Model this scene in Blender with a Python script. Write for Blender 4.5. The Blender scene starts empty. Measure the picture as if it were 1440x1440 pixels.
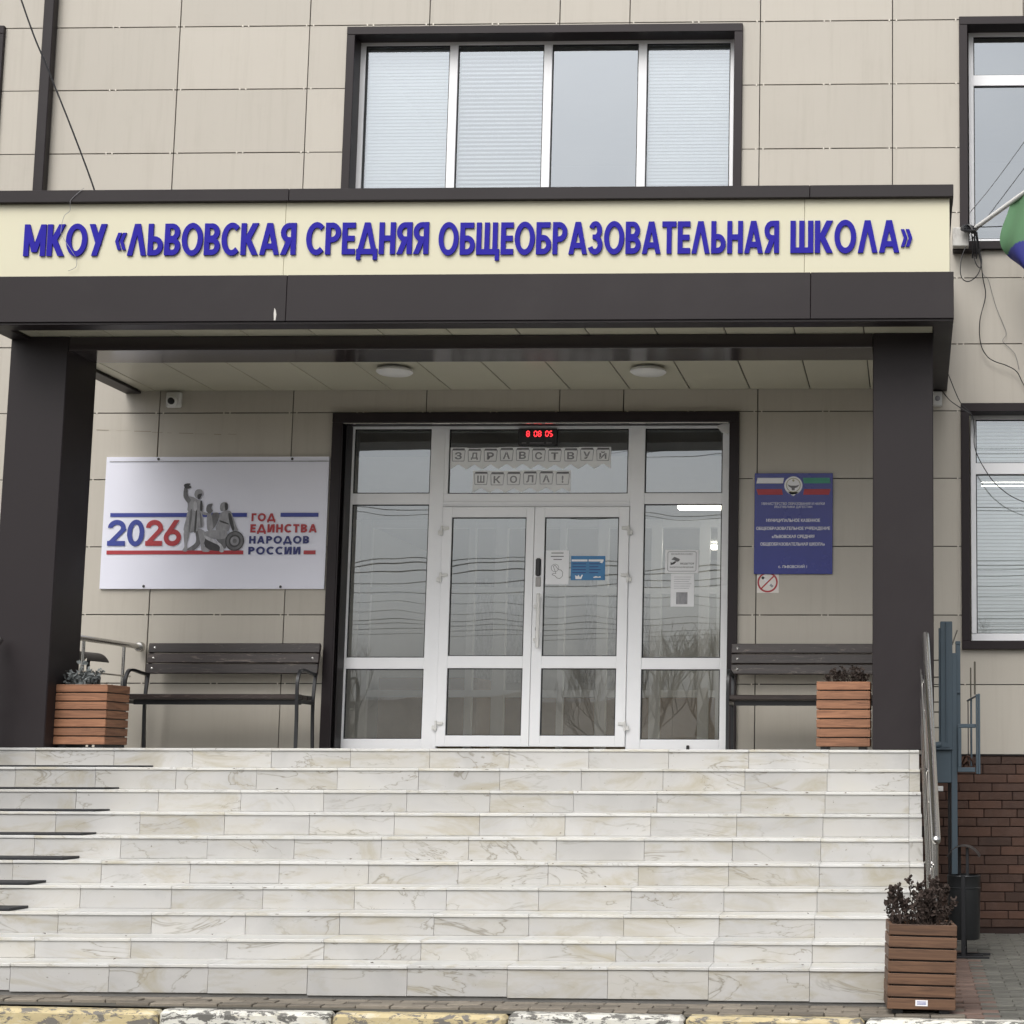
import bpy, bmesh, math, random
from mathutils import Vector, Matrix
R = math.radians
random.seed(7)
S = bpy.context.scene
COL = S.collection
# ---------------------------------------------------------------- camera
cam = bpy.data.cameras.new('camera'); co = bpy.data.objects.new('camera', cam); COL.objects.link(co); S.camera = co
cam.sensor_width = 36; cam.sensor_fit = 'HORIZONTAL'
cam.lens = 2603.1 / 1440 * 36
cam.shift_x = (720 - 1202.9) / 1440; cam.shift_y = (728.87 - 720) / 1440
cam.clip_start = .1; cam.clip_end = 2000
p_, y_, r_ = 0.13347555, 0.03067544, -0.00291456
fw = Vector((-math.sin(y_) * math.cos(p_), math.cos(y_) * math.cos(p_), math.sin(p_)))
rt = Vector((math.cos(y_), math.sin(y_), 0)); dn = fw.cross(rt)
r2 = rt * math.cos(r_) + dn * math.sin(r_); d2 = -rt * math.sin(r_) + dn * math.cos(r_)
mt = Matrix(((r2.x, -d2.x, -fw.x), (r2.y, -d2.y, -fw.y), (r2.z, -d2.z, -fw.z))).to_4x4()
mt.translation = Vector((6.698, -16.0269, 1.394))
co.matrix_world = mt
# ---------------------------------------------------------------- sky, sun, exposure
w = bpy.data.worlds.new('World'); S.world = w; w.use_nodes = True
nt = w.node_tree; nt.nodes.clear()
SUN_EL, SUN_AZ = 50, 195      # azimuth clockwise from +Y (north)
sky = nt.nodes.new('ShaderNodeTexSky'); sky.sky_type = 'NISHITA'; sky.sun_disc = False
sky.sun_elevation = R(SUN_EL); sky.sun_rotation = R(SUN_AZ); sky.air_density = 1.0; sky.dust_density = 6.0; sky.ozone_density = 1.0
hs = nt.nodes.new('ShaderNodeHueSaturation'); hs.inputs['Saturation'].default_value = .25
bg = nt.nodes.new('ShaderNodeBackground'); bg.inputs[1].default_value = .13
wo = nt.nodes.new('ShaderNodeOutputWorld')
nt.links.new(sky.outputs[0], hs.inputs['Color']); nt.links.new(hs.outputs[0], bg.inputs[0]); nt.links.new(bg.outputs[0], wo.inputs[0])
sl = bpy.data.lights.new('sun', 'SUN'); sl.energy = .85; sl.angle = R(42); sl.color = (1, .985, .965)
so = bpy.data.objects.new('sun', sl); COL.objects.link(so)
sd = Vector((math.sin(R(SUN_AZ)) * math.cos(R(SUN_EL)), math.cos(R(SUN_AZ)) * math.cos(R(SUN_EL)), math.sin(R(SUN_EL))))
so.rotation_euler = sd.to_track_quat('Z', 'Y').to_euler(); so.location = sd * 50
S.view_settings.view_transform = 'Standard'; S.view_settings.look = 'None'; S.view_settings.gamma = 1
S.view_settings.use_curve_mapping = False; S.view_settings.exposure = .37
# ---------------------------------------------------------------- materials
def srgb(*c): return tuple((v / 255 / 12.92 if v <= 10 else ((v / 255 + .055) / 1.055) ** 2.4) for v in c)
class NT:
    def __init__(s, name):
        s.m = bpy.data.materials.new(name); s.m.use_nodes = True; s.t = s.m.node_tree
        s.b = s.t.nodes['Principled BSDF']; s.o = s.t.nodes['Material Output']
    def n(s, kind, **kw):
        x = s.t.nodes.new('ShaderNode' + kind)
        for k, v in kw.items():
            if k[0] == 'i' and k[1:].isdigit(): x.inputs[int(k[1:])].default_value = v
            else: setattr(x, k, v)
        return x
    def l(s, a, b): s.t.links.new(a, b)
    def coords(s, rand=True, scale=(1, 1, 1), kind='Object'):
        tc = s.n('TexCoord'); mp = s.n('Mapping'); mp.inputs['Scale'].default_value = scale
        s.l(tc.outputs[kind], mp.inputs[0])
        s.oi = s.n('ObjectInfo')
        if rand:
            mu = s.n('Math', operation='MULTIPLY', i1=57.); s.l(s.oi.outputs['Random'], mu.inputs[0])
            s.l(mu.outputs[0], mp.inputs['Location'])
        return mp.outputs[0]
    def noise(s, vec, scale, detail=4, rough=.5, dist=0):
        x = s.n('TexNoise'); s.l(vec, x.inputs['Vector'])
        for k, v in (('Scale', scale), ('Detail', detail), ('Roughness', rough), ('Distortion', dist)): x.inputs[k].default_value = v
        return x.outputs['Fac']
    def ramp(s, fac, stops):
        x = s.n('ValToRGB'); s.l(fac, x.inputs[0]); e = x.color_ramp.elements
        while len(e) < len(stops): e.new(.5)
        for q, (p, c) in zip(e, stops): q.position = p; q.color = (*c, 1) if len(c) == 3 else c
        return x.outputs[0]
    def mix(s, fac, a, b, mode='MIX'):
        x = s.n('Mix', data_type='RGBA', blend_type=mode)
        for i, v in ((0, fac), (6, a), (7, b)):
            if hasattr(v, 'is_linked'): s.l(v, x.inputs[i])
            else: x.inputs[i].default_value = v if i == 0 else ((*v, 1) if len(v) == 3 else v)
        return x.outputs[2]
    def bump(s, h, strength=.2, dist=.01):
        x = s.n('Bump'); x.inputs['Strength'].default_value = strength; x.inputs['Distance'].default_value = dist
        s.l(h, x.inputs['Height']); s.l(x.outputs[0], s.b.inputs['Normal'])
    def set(s, **kw):
        for k, v in kw.items():
            i = s.b.inputs[{'rough': 'Roughness', 'metal': 'Metallic', 'spec': 'Specular IOR Level', 'coat': 'Coat Weight', 'col': 'Base Color', 'alpha': 'Alpha'}[k]]
            if hasattr(v, 'is_linked'): s.l(v, i)
            else: i.default_value = (*v, 1) if isinstance(v, tuple) and len(v) == 3 else v
        return s
def simple(name, col, rough=.5, metal=0, var=.08, scale=6, rand=.0, bump=0, bscale=80, stretch=(1, 1, 1), spec=.5, dirt=0, dirtcol=(.2, .18, .15)):
    t = NT(name); v = t.coords(scale=stretch)
    c = t.mix(t.noise(v, scale, 5, .6), tuple(x * (1 - var) for x in col), tuple(min(1, x * (1 + var)) for x in col))
    if rand:
        mr = t.n('MapRange'); t.l(t.oi.outputs['Random'], mr.inputs[0]); mr.inputs[3].default_value = 1 - rand; mr.inputs[4].default_value = 1 + rand * .6
        hv = t.n('HueSaturation'); t.l(mr.outputs[0], hv.inputs['Value']); t.l(c, hv.inputs['Color']); c = hv.outputs[0]
    if dirt:
        f = t.ramp(t.noise(v, scale * .6, 8, .7, .4), [(.5, (0, 0, 0)), (.75, (dirt,) * 3)])
        c = t.mix(f, c, dirtcol)
    rr = t.n('MapRange'); t.l(t.noise(v, scale * 2.3, 4), rr.inputs[0]); rr.inputs[3].default_value = max(.02, rough - .06); rr.inputs[4].default_value = min(1, rough + .08)
    t.set(col=c, rough=rr.outputs[0], metal=metal, spec=spec)
    if bump: t.bump(t.noise(v, bscale, 5, .6), bump)
    return t.m
def marble(name, base, veins=.5, grime=0):
    t = NT(name); v = t.coords(scale=(1, 1, 1))
    big = t.noise(v, 1.6, 5, .55, .8)
    c = t.ramp(big, [(.30, tuple(x * .88 for x in base)), (.5, base), (.66, (base[0] * 1.0, base[1] * .985, base[2] * .945))])
    mp2 = t.n('Mapping'); mp2.inputs['Rotation'].default_value = (0, .95, 0); mp2.inputs['Scale'].default_value = (1.1, 1, 3.0); t.l(v, mp2.inputs[0])
    n2 = t.noise(mp2.outputs[0], .85, 5, .58, 1.3)
    vein = t.ramp(n2, [(.488, (0, 0, 0)), (.50, (veins,) * 3), (.507, (.12,) * 3), (.53, (0, 0, 0))])
    msk = t.ramp(t.noise(v, 1.3, 2), [(.40, (0, 0, 0)), (.56, (1, 1, 1))])
    vm = t.n('Math', operation='MULTIPLY'); t.l(vein, vm.inputs[0]); t.l(msk, vm.inputs[1])
    c = t.mix(vm.outputs[0], c, (.22, .20, .155))
    hazev = t.ramp(t.noise(mp2.outputs[0], 1.3, 8, .66, 1.6), [(.50, (0, 0, 0)), (.68, (.8,) * 3)])
    c = t.mix(hazev, c, (base[0] * .78, base[1] * .72, base[2] * .57))
    sp = t.ramp(t.noise(v, 38, 3, .6), [(.70, (0, 0, 0)), (.76, (grime,) * 3)])
    c = t.mix(sp, c, (.16, .14, .11))
    mr = t.n('MapRange'); t.l(t.oi.outputs['Random'], mr.inputs[0]); mr.inputs[3].default_value = .90; mr.inputs[4].default_value = 1.04
    hv = t.n('HueSaturation'); t.l(mr.outputs[0], hv.inputs['Value']); t.l(c, hv.inputs['Color'])
    t.set(col=hv.outputs[0], rough=.33); t.bump(t.noise(v, 45, 4), .06, .004)
    return t.m
def wood(name, col, dark, axis='X', wear=0, rough=.55, rand=.18):
    st = {'X': (1.5, 22, 22), 'Y': (22, 1.5, 22)}[axis]
    t = NT(name); v = t.coords(scale=st)
    g = t.noise(v, 1.6, 7, .65, 1.2)
    c = t.ramp(g, [(.3, dark), (.52, col), (.72, tuple(min(1, x * 1.35) for x in col))])
    if wear:
        v2 = t.coords(scale=(2.2, 14, 14)); f = t.ramp(t.noise(v2, 1.3, 9, .75, 1.5), [(.57, (0, 0, 0)), (.72, (wear,) * 3)]); c = t.mix(f, c, (.30, .25, .21))
    mr = t.n('MapRange'); t.l(t.oi.outputs['Random'], mr.inputs[0]); mr.inputs[3].default_value = 1 - rand; mr.inputs[4].default_value = 1 + rand
    hv = t.n('HueSaturation'); t.l(mr.outputs[0], hv.inputs['Value']); t.l(c, hv.inputs['Color'])
    t.set(col=hv.outputs[0], rough=rough); t.bump(g, .25, .004)
    return t.m
def glass(name, tint, refl, rough=.0, wav=.02, dust_haze=.05):
    m = bpy.data.materials.new(name); m.use_nodes = True; t = m.node_tree; t.nodes.clear()
    o = t.nodes.new('ShaderNodeOutputMaterial'); mx = t.nodes.new('ShaderNodeMixShader'); tr = t.nodes.new('ShaderNodeBsdfTransparent'); gl = t.nodes.new('ShaderNodeBsdfGlossy')
    tr.inputs[0].default_value = (*tint, 1); gl.inputs['Roughness'].default_value = rough; gl.inputs['Color'].default_value = (.86, .93, 1, 1)
    fr = t.nodes.new('ShaderNodeFresnel'); fr.inputs[0].default_value = 1.5
    ad = t.nodes.new('ShaderNodeMath'); ad.operation = 'ADD'; ad.use_clamp = True; ad.inputs[1].default_value = refl
    t.links.new(fr.outputs[0], ad.inputs[0]); t.links.new(ad.outputs[0], mx.inputs[0])
    tc = t.nodes.new('ShaderNodeTexCoord'); ns = t.nodes.new('ShaderNodeTexNoise'); ns.inputs['Scale'].default_value = 1.1; ns.inputs['Detail'].default_value = 1
    bp = t.nodes.new('ShaderNodeBump'); bp.inputs['Strength'].default_value = wav; bp.inputs['Distance'].default_value = .05
    t.links.new(tc.outputs['Object'], ns.inputs['Vector']); t.links.new(ns.outputs[0], bp.inputs['Height']); t.links.new(bp.outputs[0], gl.inputs['Normal'])
    df = t.nodes.new('ShaderNodeBsdfDiffuse'); df.inputs[0].default_value = (.62, .62, .58, 1); m2 = t.nodes.new('ShaderNodeMixShader')  # pale diffuse dust haze mixed in so the dark panes look lighter
    n2 = t.nodes.new('ShaderNodeTexNoise'); n2.inputs['Scale'].default_value = 2.5; n2.inputs['Detail'].default_value = 7; t.links.new(tc.outputs['Object'], n2.inputs['Vector'])
    mr = t.nodes.new('ShaderNodeMapRange'); mr.inputs[1].default_value = .3; mr.inputs[2].default_value = .75; mr.inputs[3].default_value = dust_haze * .6; mr.inputs[4].default_value = dust_haze * 1.5; t.links.new(n2.outputs[0], mr.inputs[0]); t.links.new(mr.outputs[0], m2.inputs[0])
    t.links.new(tr.outputs[0], m2.inputs[1]); t.links.new(df.outputs[0], m2.inputs[2]); t.links.new(m2.outputs[0], mx.inputs[1]); t.links.new(gl.outputs[0], mx.inputs[2]); t.links.new(mx.outputs[0], o.inputs[0])
    return m
def emis(name, col, s):
    t = NT(name); t.set(col=(0, 0, 0)); t.b.inputs['Emission Color'].default_value = (*col, 1); t.b.inputs['Emission Strength'].default_value = s; return t.m
def painted(name, paint, under, amount):
    t = NT(name); v = t.coords(scale=(1, 2.2, 2.2), rand=True)
    n = t.noise(v, 8.5, 10, .74, .5)
    e = t.ramp(n, [(amount - .012, (0, 0, 0)), (amount + .012, (1, 1, 1))])
    d = t.mix(t.noise(v, 30, 4), tuple(x * .8 for x in paint), paint)
    u = t.mix(t.noise(v, 26, 5), tuple(x * .7 for x in under), under)
    st = t.ramp(t.noise(v, 2.2, 6, .7), [(.45, (0, 0, 0)), (.7, (.5,) * 3)])
    d = t.mix(st, d, (paint[0] * .62, paint[1] * .60, paint[2] * .66))
    w2 = t.ramp(t.noise(v, 3.4, 9, .8, .9), [(.52, (0, 0, 0)), (.60, (.75,) * 3)]); d = t.mix(w2, d, (.62, .58, .46))
    t.set(col=t.mix(e, u, d), rough=.7); t.bump(e, .35, .004); return t.m
def wallpanel():
    t = NT('wall_panel'); v = t.coords(scale=(1, 1, 1)); base = (.485, .452, .392)
    c = t.mix(t.noise(v, .9, 5, .6), tuple(x * .95 for x in base), tuple(x * 1.04 for x in base))
    v2 = t.coords(scale=(9, 9, .45)); c = t.mix(t.ramp(t.noise(v2, 1.6, 6, .7), [(.50, (0, 0, 0)), (.78, (.34,) * 3)]), c, (.36, .325, .27))
    c = t.mix(t.ramp(t.noise(v, 2.4, 9, .75), [(.55, (0, 0, 0)), (.75, (.16,) * 3)]), c, (.34, .31, .26))
    mr = t.n('MapRange'); t.l(t.oi.outputs['Random'], mr.inputs[0]); mr.inputs[3].default_value = .95; mr.inputs[4].default_value = 1.035
    hv = t.n('HueSaturation'); t.l(mr.outputs[0], hv.inputs['Value']); t.l(c, hv.inputs['Color'])
    t.set(col=hv.outputs[0], rough=.40); t.bump(t.noise(v, 3, 2), .03, .02); return t.m
PANEL = wallpanel()
BACK = simple('joint_backing', (.10, .09, .08), .8)  # dark backing colour behind panel joints and canopy boards
CLIP = simple('joint_clip', (.62, .58, .51), .35, metal=.3)
BROWN = simple('brown_sheet', (.0175, .0132, .0148), .46, var=.14, scale=.9, rand=.06, bump=.03, bscale=3, spec=.32, dirt=.12, dirtcol=(.09, .082, .08))
BROWN2 = simple('brown_frame', (.018, .0125, .0145), .42, var=.1, scale=1.2, spec=.3)
BROWNG = simple('brown_glossy_soffit', (.040, .033, .033), .14, var=.06, scale=.8)
CREAM = simple('cream_board', (.66, .63, .47), .38, var=.02, scale=1.2, rand=.02, dirt=.06, dirtcol=(.50, .46, .33))
SOFF = simple('soffit_board', (.50, .48, .38), .30, var=.03, scale=1.0, rand=.03)
BLUEL = simple('blue_letter', (.016, .010, .31), .55, spec=.2, var=.10, scale=3)
WHITE = simple('white_aluminium', (.88, .89, .91), .32, var=.03, scale=2, dirt=.08, dirtcol=(.45, .45, .45))
WPLAS = simple('white_plastic', (.70, .70, .68), .4, var=.04)
GASK = simple('black_gasket', (.012, .012, .014), .6)
BLACK = simple('black_plastic', (.014, .014, .016), .35)
BLACKM = simple('black_steel', (.020, .021, .024), .38, metal=.2, var=.2, dirt=.2, dirtcol=(.06, .06, .06))
GREYM = simple('grey_bin_steel', (.026, .028, .030), .36, metal=.35, var=.15)
STEEL = simple('stainless_steel', (.58, .57, .55), .20, metal=1, var=.01, scale=8)
LIFT = simple('blue_grey_paint', (.075, .108, .135), .42, var=.10, scale=4, dirt=.25, dirtcol=(.07, .08, .085))
OLIVE = simple('bare_steel_bar', (.13, .12, .095), .5, metal=.3)
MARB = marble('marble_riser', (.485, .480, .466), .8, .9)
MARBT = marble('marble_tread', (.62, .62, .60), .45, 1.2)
CONC = simple('concrete', (.17, .165, .155), .85, var=.25, scale=5, bump=.3)
PAV = simple('paving_grey', (.115, .113, .098), .85, var=.28, scale=14, rand=.28, bump=.35, bscale=90, dirt=.35, dirtcol=(.07, .066, .05))
PAVR = simple('paving_red', (.15, .10, .08), .85, var=.25, scale=14, rand=.2, bump=.3, dirt=.3, dirtcol=(.10, .08, .07))
JOINT = simple('sand_joint', (.085, .08, .065), .95, var=.3, scale=30)
ROAD = simple('asphalt', (.055, .055, .056), .85, var=.3, scale=40, bump=.4, bscale=150)
EARTH = simple('bare_ground', (.16, .135, .09), .95, var=.4, scale=.8)
BRICK = simple('brown_brick_tile', (.070, .032, .019), .55, var=.35, scale=9, rand=.4, bump=.3, bscale=60, dirt=.25, dirtcol=(.15, .10, .085))
MORT = simple('dark_mortar', (.030, .017, .014), .9)
TEAK = wood('planter_wood', (.26, .122, .064), (.13, .055, .028))
TEAKY = wood('planter_wood_side', (.26, .122, .064), (.13, .055, .028), 'Y')
TEAKD = wood('weathered_planter_wood', (.128, .068, .038), (.066, .033, .019))
TEAKDY = wood('weathered_planter_wood_side', (.128, .068, .038), (.066, .033, .019), 'Y')
BENCHW = wood('dark_bench_wood', (.026, .017, .015), (.011, .008, .007), wear=.75, rough=.42, rand=.25)
MATR = simple('black_rubber', (.012, .013, .016), .6)
BANNER = simple('banner_vinyl', (.80, .81, .91), .36, var=.02, scale=2)
PBLUE = simple('print_blue', (.035, .055, .30), .4, var=.04)
PNAVY = simple('print_navy', (.022, .03, .16), .4, var=.04)
PRED = simple('print_red', (.42, .035, .045), .4, var=.05)
SIGNB = simple('plaque_blue', (.020, .032, .25), .25, var=.08, scale=2)
PWHITE = simple('print_white', (.84, .84, .86), .5, var=.03)
PCYAN = simple('print_cyan', (.045, .20, .42), .4, var=.15, scale=9)
PGREEN = simple('print_green', (.05, .30, .20), .4)
PBLK = simple('print_black', (.02, .02, .02), .5)
PG = [simple('print_grey_%s' % n, (c, c, c * 1.06), .45, var=.7, scale=16, stretch=(2.2, 1, .7)) for n, c in (('dark', .05), ('mid', .15), ('light', .30), ('pale', .48))]
PAPER = simple('paper', (.86, .87, .89), .6, var=.02)
BLIND = simple('blind_slat', (.84, .86, .86), .5, var=.03)
INTW = simple('interior_plaster', (.70, .71, .71), .8, var=.05)
INTF = simple('interior_floor', (.36, .29, .19), .35, var=.2, scale=3)
INTC = simple('interior_ceiling', (.5, .5, .48), .8)
INTB = simple('interior_brown', (.36, .26, .17), .6, var=.3)
GLD = glass('door_glass', (.95, .96, .95), .17, .004, wav=.06, dust_haze=.12)
GLW = glass('window_glass', (.88, .92, .94), .26, wav=.02)
LAMP = emis('lit_tube', (1, .95, .80), 6)
REDE = emis('red_digits', (1, .03, .04), 3.2)
REDD = simple('dark_digits', (.05, .01, .012), .4)
DRY = simple('dry_leaf', (.050, .034, .027), .85, var=.5, scale=25, rand=.2)
SILV = simple('silver_leaf', (.22, .24, .24), .8, var=.2, scale=20)
FLG = simple('flag_green', (.10, .22, .11), .7, var=.06); FLB = simple('flag_blue', (.035, .04, .24), .7, var=.06); FLR = simple('flag_red', (.42, .03, .04), .7)
KYEL = painted('kerb_yellow_paint', (.60, .50, .28), (.20, .185, .16), .46)
KWHI = painted('kerb_white_paint', (.72, .71, .64), (.16, .155, .14), .485)
BARK = simple('bark', (.15, .13, .11), .9, var=.4)
FENC = simple('pale_render', (.55, .50, .42), .8, var=.1); TILER = simple('roof_grey', (.24, .20, .15), .8, rand=.2)
SOIL = simple('soil', (.05, .036, .026), .95, var=.4, scale=20)
STAIN = simple('white_dropping', (.62, .60, .56), .8)
# ---------------------------------------------------------------- geometry helpers
class MB:
    def __init__(s): s.v = []; s.f = []; s.mi = []; s.cur = 0
    def q(s, pts):
        n = len(s.v); s.v += [tuple(p) for p in pts]; s.f.append(tuple(range(n, n + len(pts)))); s.mi.append(s.cur)
    def box(s, x0, x1, y0, y1, z0, z1):
        n = len(s.v); s.v += [(x, y, z) for z in (z0, z1) for y in (y0, y1) for x in (x0, x1)]
        for f in ((0, 2, 3, 1), (4, 5, 7, 6), (0, 1, 5, 4), (2, 6, 7, 3), (0, 4, 6, 2), (1, 3, 7, 5)): s.f.append(tuple(n + i for i in f)); s.mi.append(s.cur)
        return s
    def cbox(s, x0, x1, y0, y1, z0, z1, c=.004):
        # box with all edges chamfered
        n = len(s.v); X = (x0, x1); Y = (y0, y1); Z = (z0, z1); I = {}
        for i in (0, 1):
            for j in (0, 1):
                for k in (0, 1):
                    sx, sy, sz = (1, -1)[i], (1, -1)[j], (1, -1)[k]
                    b = (X[i], Y[j], Z[k])
                    I[i, j, k, 0] = len(s.v); s.v.append((b[0], b[1] + sy * c, b[2] + sz * c))
                    I[i, j, k, 1] = len(s.v); s.v.append((b[0] + sx * c, b[1], b[2] + sz * c))
                    I[i, j, k, 2] = len(s.v); s.v.append((b[0] + sx * c, b[1] + sy * c, b[2]))
        def F(l, flip): s.f.append(tuple(l[::-1] if flip else l)); s.mi.append(s.cur)
        for i in (0, 1): F([I[i, 0, 0, 0], I[i, 1, 0, 0], I[i, 1, 1, 0], I[i, 0, 1, 0]], i == 0)
        for j in (0, 1): F([I[0, j, 0, 1], I[1, j, 0, 1], I[1, j, 1, 1], I[0, j, 1, 1]], j == 1)
        for k in (0, 1): F([I[0, 0, k, 2], I[1, 0, k, 2], I[1, 1, k, 2], I[0, 1, k, 2]], k == 0)
        for i in (0, 1):
            for j in (0, 1): F([I[i, j, 0, 0], I[i, j, 1, 0], I[i, j, 1, 1], I[i, j, 0, 1]], (i + j) % 2 == 0)
            for k in (0, 1): F([I[i, 0, k, 0], I[i, 1, k, 0], I[i, 1, k, 2], I[i, 0, k, 2]], (i + k) % 2 == 1)
        for j in (0, 1):
            for k in (0, 1): F([I[0, j, k, 1], I[1, j, k, 1], I[1, j, k, 2], I[0, j, k, 2]], (j + k) % 2 == 0)
        for i in (0, 1):
            for j in (0, 1):
                for k in (0, 1): F([I[i, j, k, 0], I[i, j, k, 1], I[i, j, k, 2]], (i + j + k) % 2 == 0)
        return s
    def tube(s, pts, r, n=8, cap=True, rs=None):
        P = [Vector(p) for p in pts]; m = len(P); base = len(s.v); up = None
        for i, p in enumerate(P):
            t = (P[min(i + 1, m - 1)] - P[max(i - 1, 0)]).normalized()
            if up is None: up = t.orthogonal().normalized()
            up = (up - t * up.dot(t)); up = up.normalized() if up.length > 1e-6 else t.orthogonal().normalized()
            b = t.cross(up); rr = rs[i] if rs else r
            for k in range(n):
                a = 2 * math.pi * k / n; s.v.append(tuple(p + (up * math.cos(a) + b * math.sin(a)) * rr))
        for i in range(m - 1):
            for k in range(n):
                k2 = (k + 1) % n; s.f.append((base + i * n + k, base + i * n + k2, base + (i + 1) * n + k2, base + (i + 1) * n + k)); s.mi.append(s.cur)
        if cap:
            s.f.append(tuple(base + k for k in range(n))[::-1]); s.mi.append(s.cur); s.f.append(tuple(base + (m - 1) * n + k for k in range(n))); s.mi.append(s.cur)
        return s
    def lathe(s, prof, c=(0, 0, 0), n=24, axis='Z'):
        base = len(s.v)
        for (r, h) in prof:
            for k in range(n):
                a = 2 * math.pi * k / n; x, y = r * math.cos(a), r * math.sin(a)
                s.v.append((c[0] + x, c[1] + y, c[2] + h) if axis == 'Z' else (c[0] + x, c[1] - h, c[2] + y))
        for i in range(len(prof) - 1):
            for k in range(n):
                k2 = (k + 1) % n; s.f.append((base + i * n + k, base + i * n + k2, base + (i + 1) * n + k2, base + (i + 1) * n + k)); s.mi.append(s.cur)
        return s
    def mesh(s, name, mats, smooth=False):
        me = bpy.data.meshes.new(name); me.from_pydata(s.v, [], s.f)
        for m in (mats if isinstance(mats, (list, tuple)) else [mats]): me.materials.append(m)
        for p, i in zip(me.polygons, s.mi): p.material_index = i
        if smooth:
            for p in me.polygons: p.use_smooth = len(p.vertices) == 4
            me.set_sharp_from_angle(angle=R(40))
        me.update(); return me
def link(name, me, parent=None, loc=(0, 0, 0), rot=(0, 0, 0), kind=None, label=None, cat=None, group=None):
    o = bpy.data.objects.new(name, me); COL.objects.link(o); o.location = loc; o.rotation_euler = rot
    if parent is not None: o.parent = parent
    for k, v in (('kind', kind), ('label', label), ('category', cat), ('group', group)):
        if v: o[k] = v
    return o
def obj(name, mb, mat, parent=None, smooth=False, **kw): return link(name, mb.mesh(name, mat, smooth), parent, **kw)
def thing(name, label, cat, loc=(0, 0, 0), rot=(0, 0, 0), group=None):
    return link(name, None, None, loc, rot, label=label, cat=cat, group=group)
def kids(o): return [c for c in COL.objects if c.parent == o]
def copy_tree(o, parent=None, loc=None, label=None, rot=None):
    c = o.copy(); COL.objects.link(c)
    if parent is not None: c.parent = parent
    if loc is not None: c.location = loc
    if rot is not None: c.rotation_euler = rot
    if label: c['label'] = label
    for ch in kids(o):
        copy_tree(ch, c)
    return c
def smoothpts(P, k=6):
    P = [Vector(p) for p in P]; out = []
    for i in range(len(P) - 1):
        a, b, c, d = P[max(i - 1, 0)], P[i], P[i + 1], P[min(i + 2, len(P) - 1)]
        for j in range(k):
            t = j / k; out.append(.5 * ((2 * b) + (c - a) * t + (2 * a - 5 * b + 4 * c - d) * t * t + (3 * b - a - 3 * c + d) * t ** 3))
    out.append(P[-1]); return out
FONTC = {}
def text(parent, s, x0, x1, zc, y, mat, h=None, name='lettering', bold=0.0, left=None):
    cu = bpy.data.curves.new('t', 'FONT'); cu.body = s; cu.size = 1; cu.resolution_u = 2; cu.offset = bold; cu.fill_mode = 'FRONT'
    o = bpy.data.objects.new('t', cu); COL.objects.link(o)
    dg = bpy.context.evaluated_depsgraph_get(); me = bpy.data.meshes.new_from_object(o.evaluated_get(dg))
    bpy.data.objects.remove(o); bpy.data.curves.remove(cu)
    xs = [v.co.x for v in me.vertices]; ys = [v.co.y for v in me.vertices]
    wx = max(xs) - min(xs); hy = max(ys) - min(ys)
    sx = (x1 - x0) / wx; sy = (h / hy) if h else sx
    cx, cy = (max(xs) + min(xs)) / 2, (max(ys) + min(ys)) / 2
    for v in me.vertices: v.co = ((v.co.x - cx) * sx, 0, (v.co.y - cy) * sy)
    me.materials.clear(); me.materials.append(mat)
    return link(name, me, parent, ((x0 + x1) / 2, y, zc))
# ---- hand drawn block letters: polygons in a unit-high cell, [x0..w] x [0..1]
def ring(cx, cy, rx, ry, tx, ty, a0, a1, n=18):
    out = []
    for i in range(n):
        a, b = R(a0 + (a1 - a0) * i / n), R(a0 + (a1 - a0) * (i + 1) / n)
        out.append([(cx + rx * math.cos(a), cy + ry * math.sin(a)), (cx + rx * math.cos(b), cy + ry * math.sin(b)),
                    (cx + (rx - tx) * math.cos(b), cy + (ry - ty) * math.sin(b)), (cx + (rx - tx) * math.cos(a), cy + (ry - ty) * math.sin(a))])
    return out
def rc(x0, y0, x1, y1): return [[(x0, y0), (x1, y0), (x1, y1), (x0, y1)]]
def dg(xb, yb, xt, yt, t): return [[(xb, yb), (xb + t, yb), (xt + t, yt), (xt, yt)]]
def bowl(x0, y0, x1, y1, t, b):   # D-shaped bowl on a stem at x0
    ry = (y1 - y0) / 2; rx = min(ry * 1.05, (x1 - x0) * .75); cx = x1 - rx
    return rc(x0, y0, cx, y0 + b) + rc(x0, y1 - b, cx, y1) + ring(cx, (y0 + y1) / 2, rx, ry, t, b, -90, 90, 12)
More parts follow.
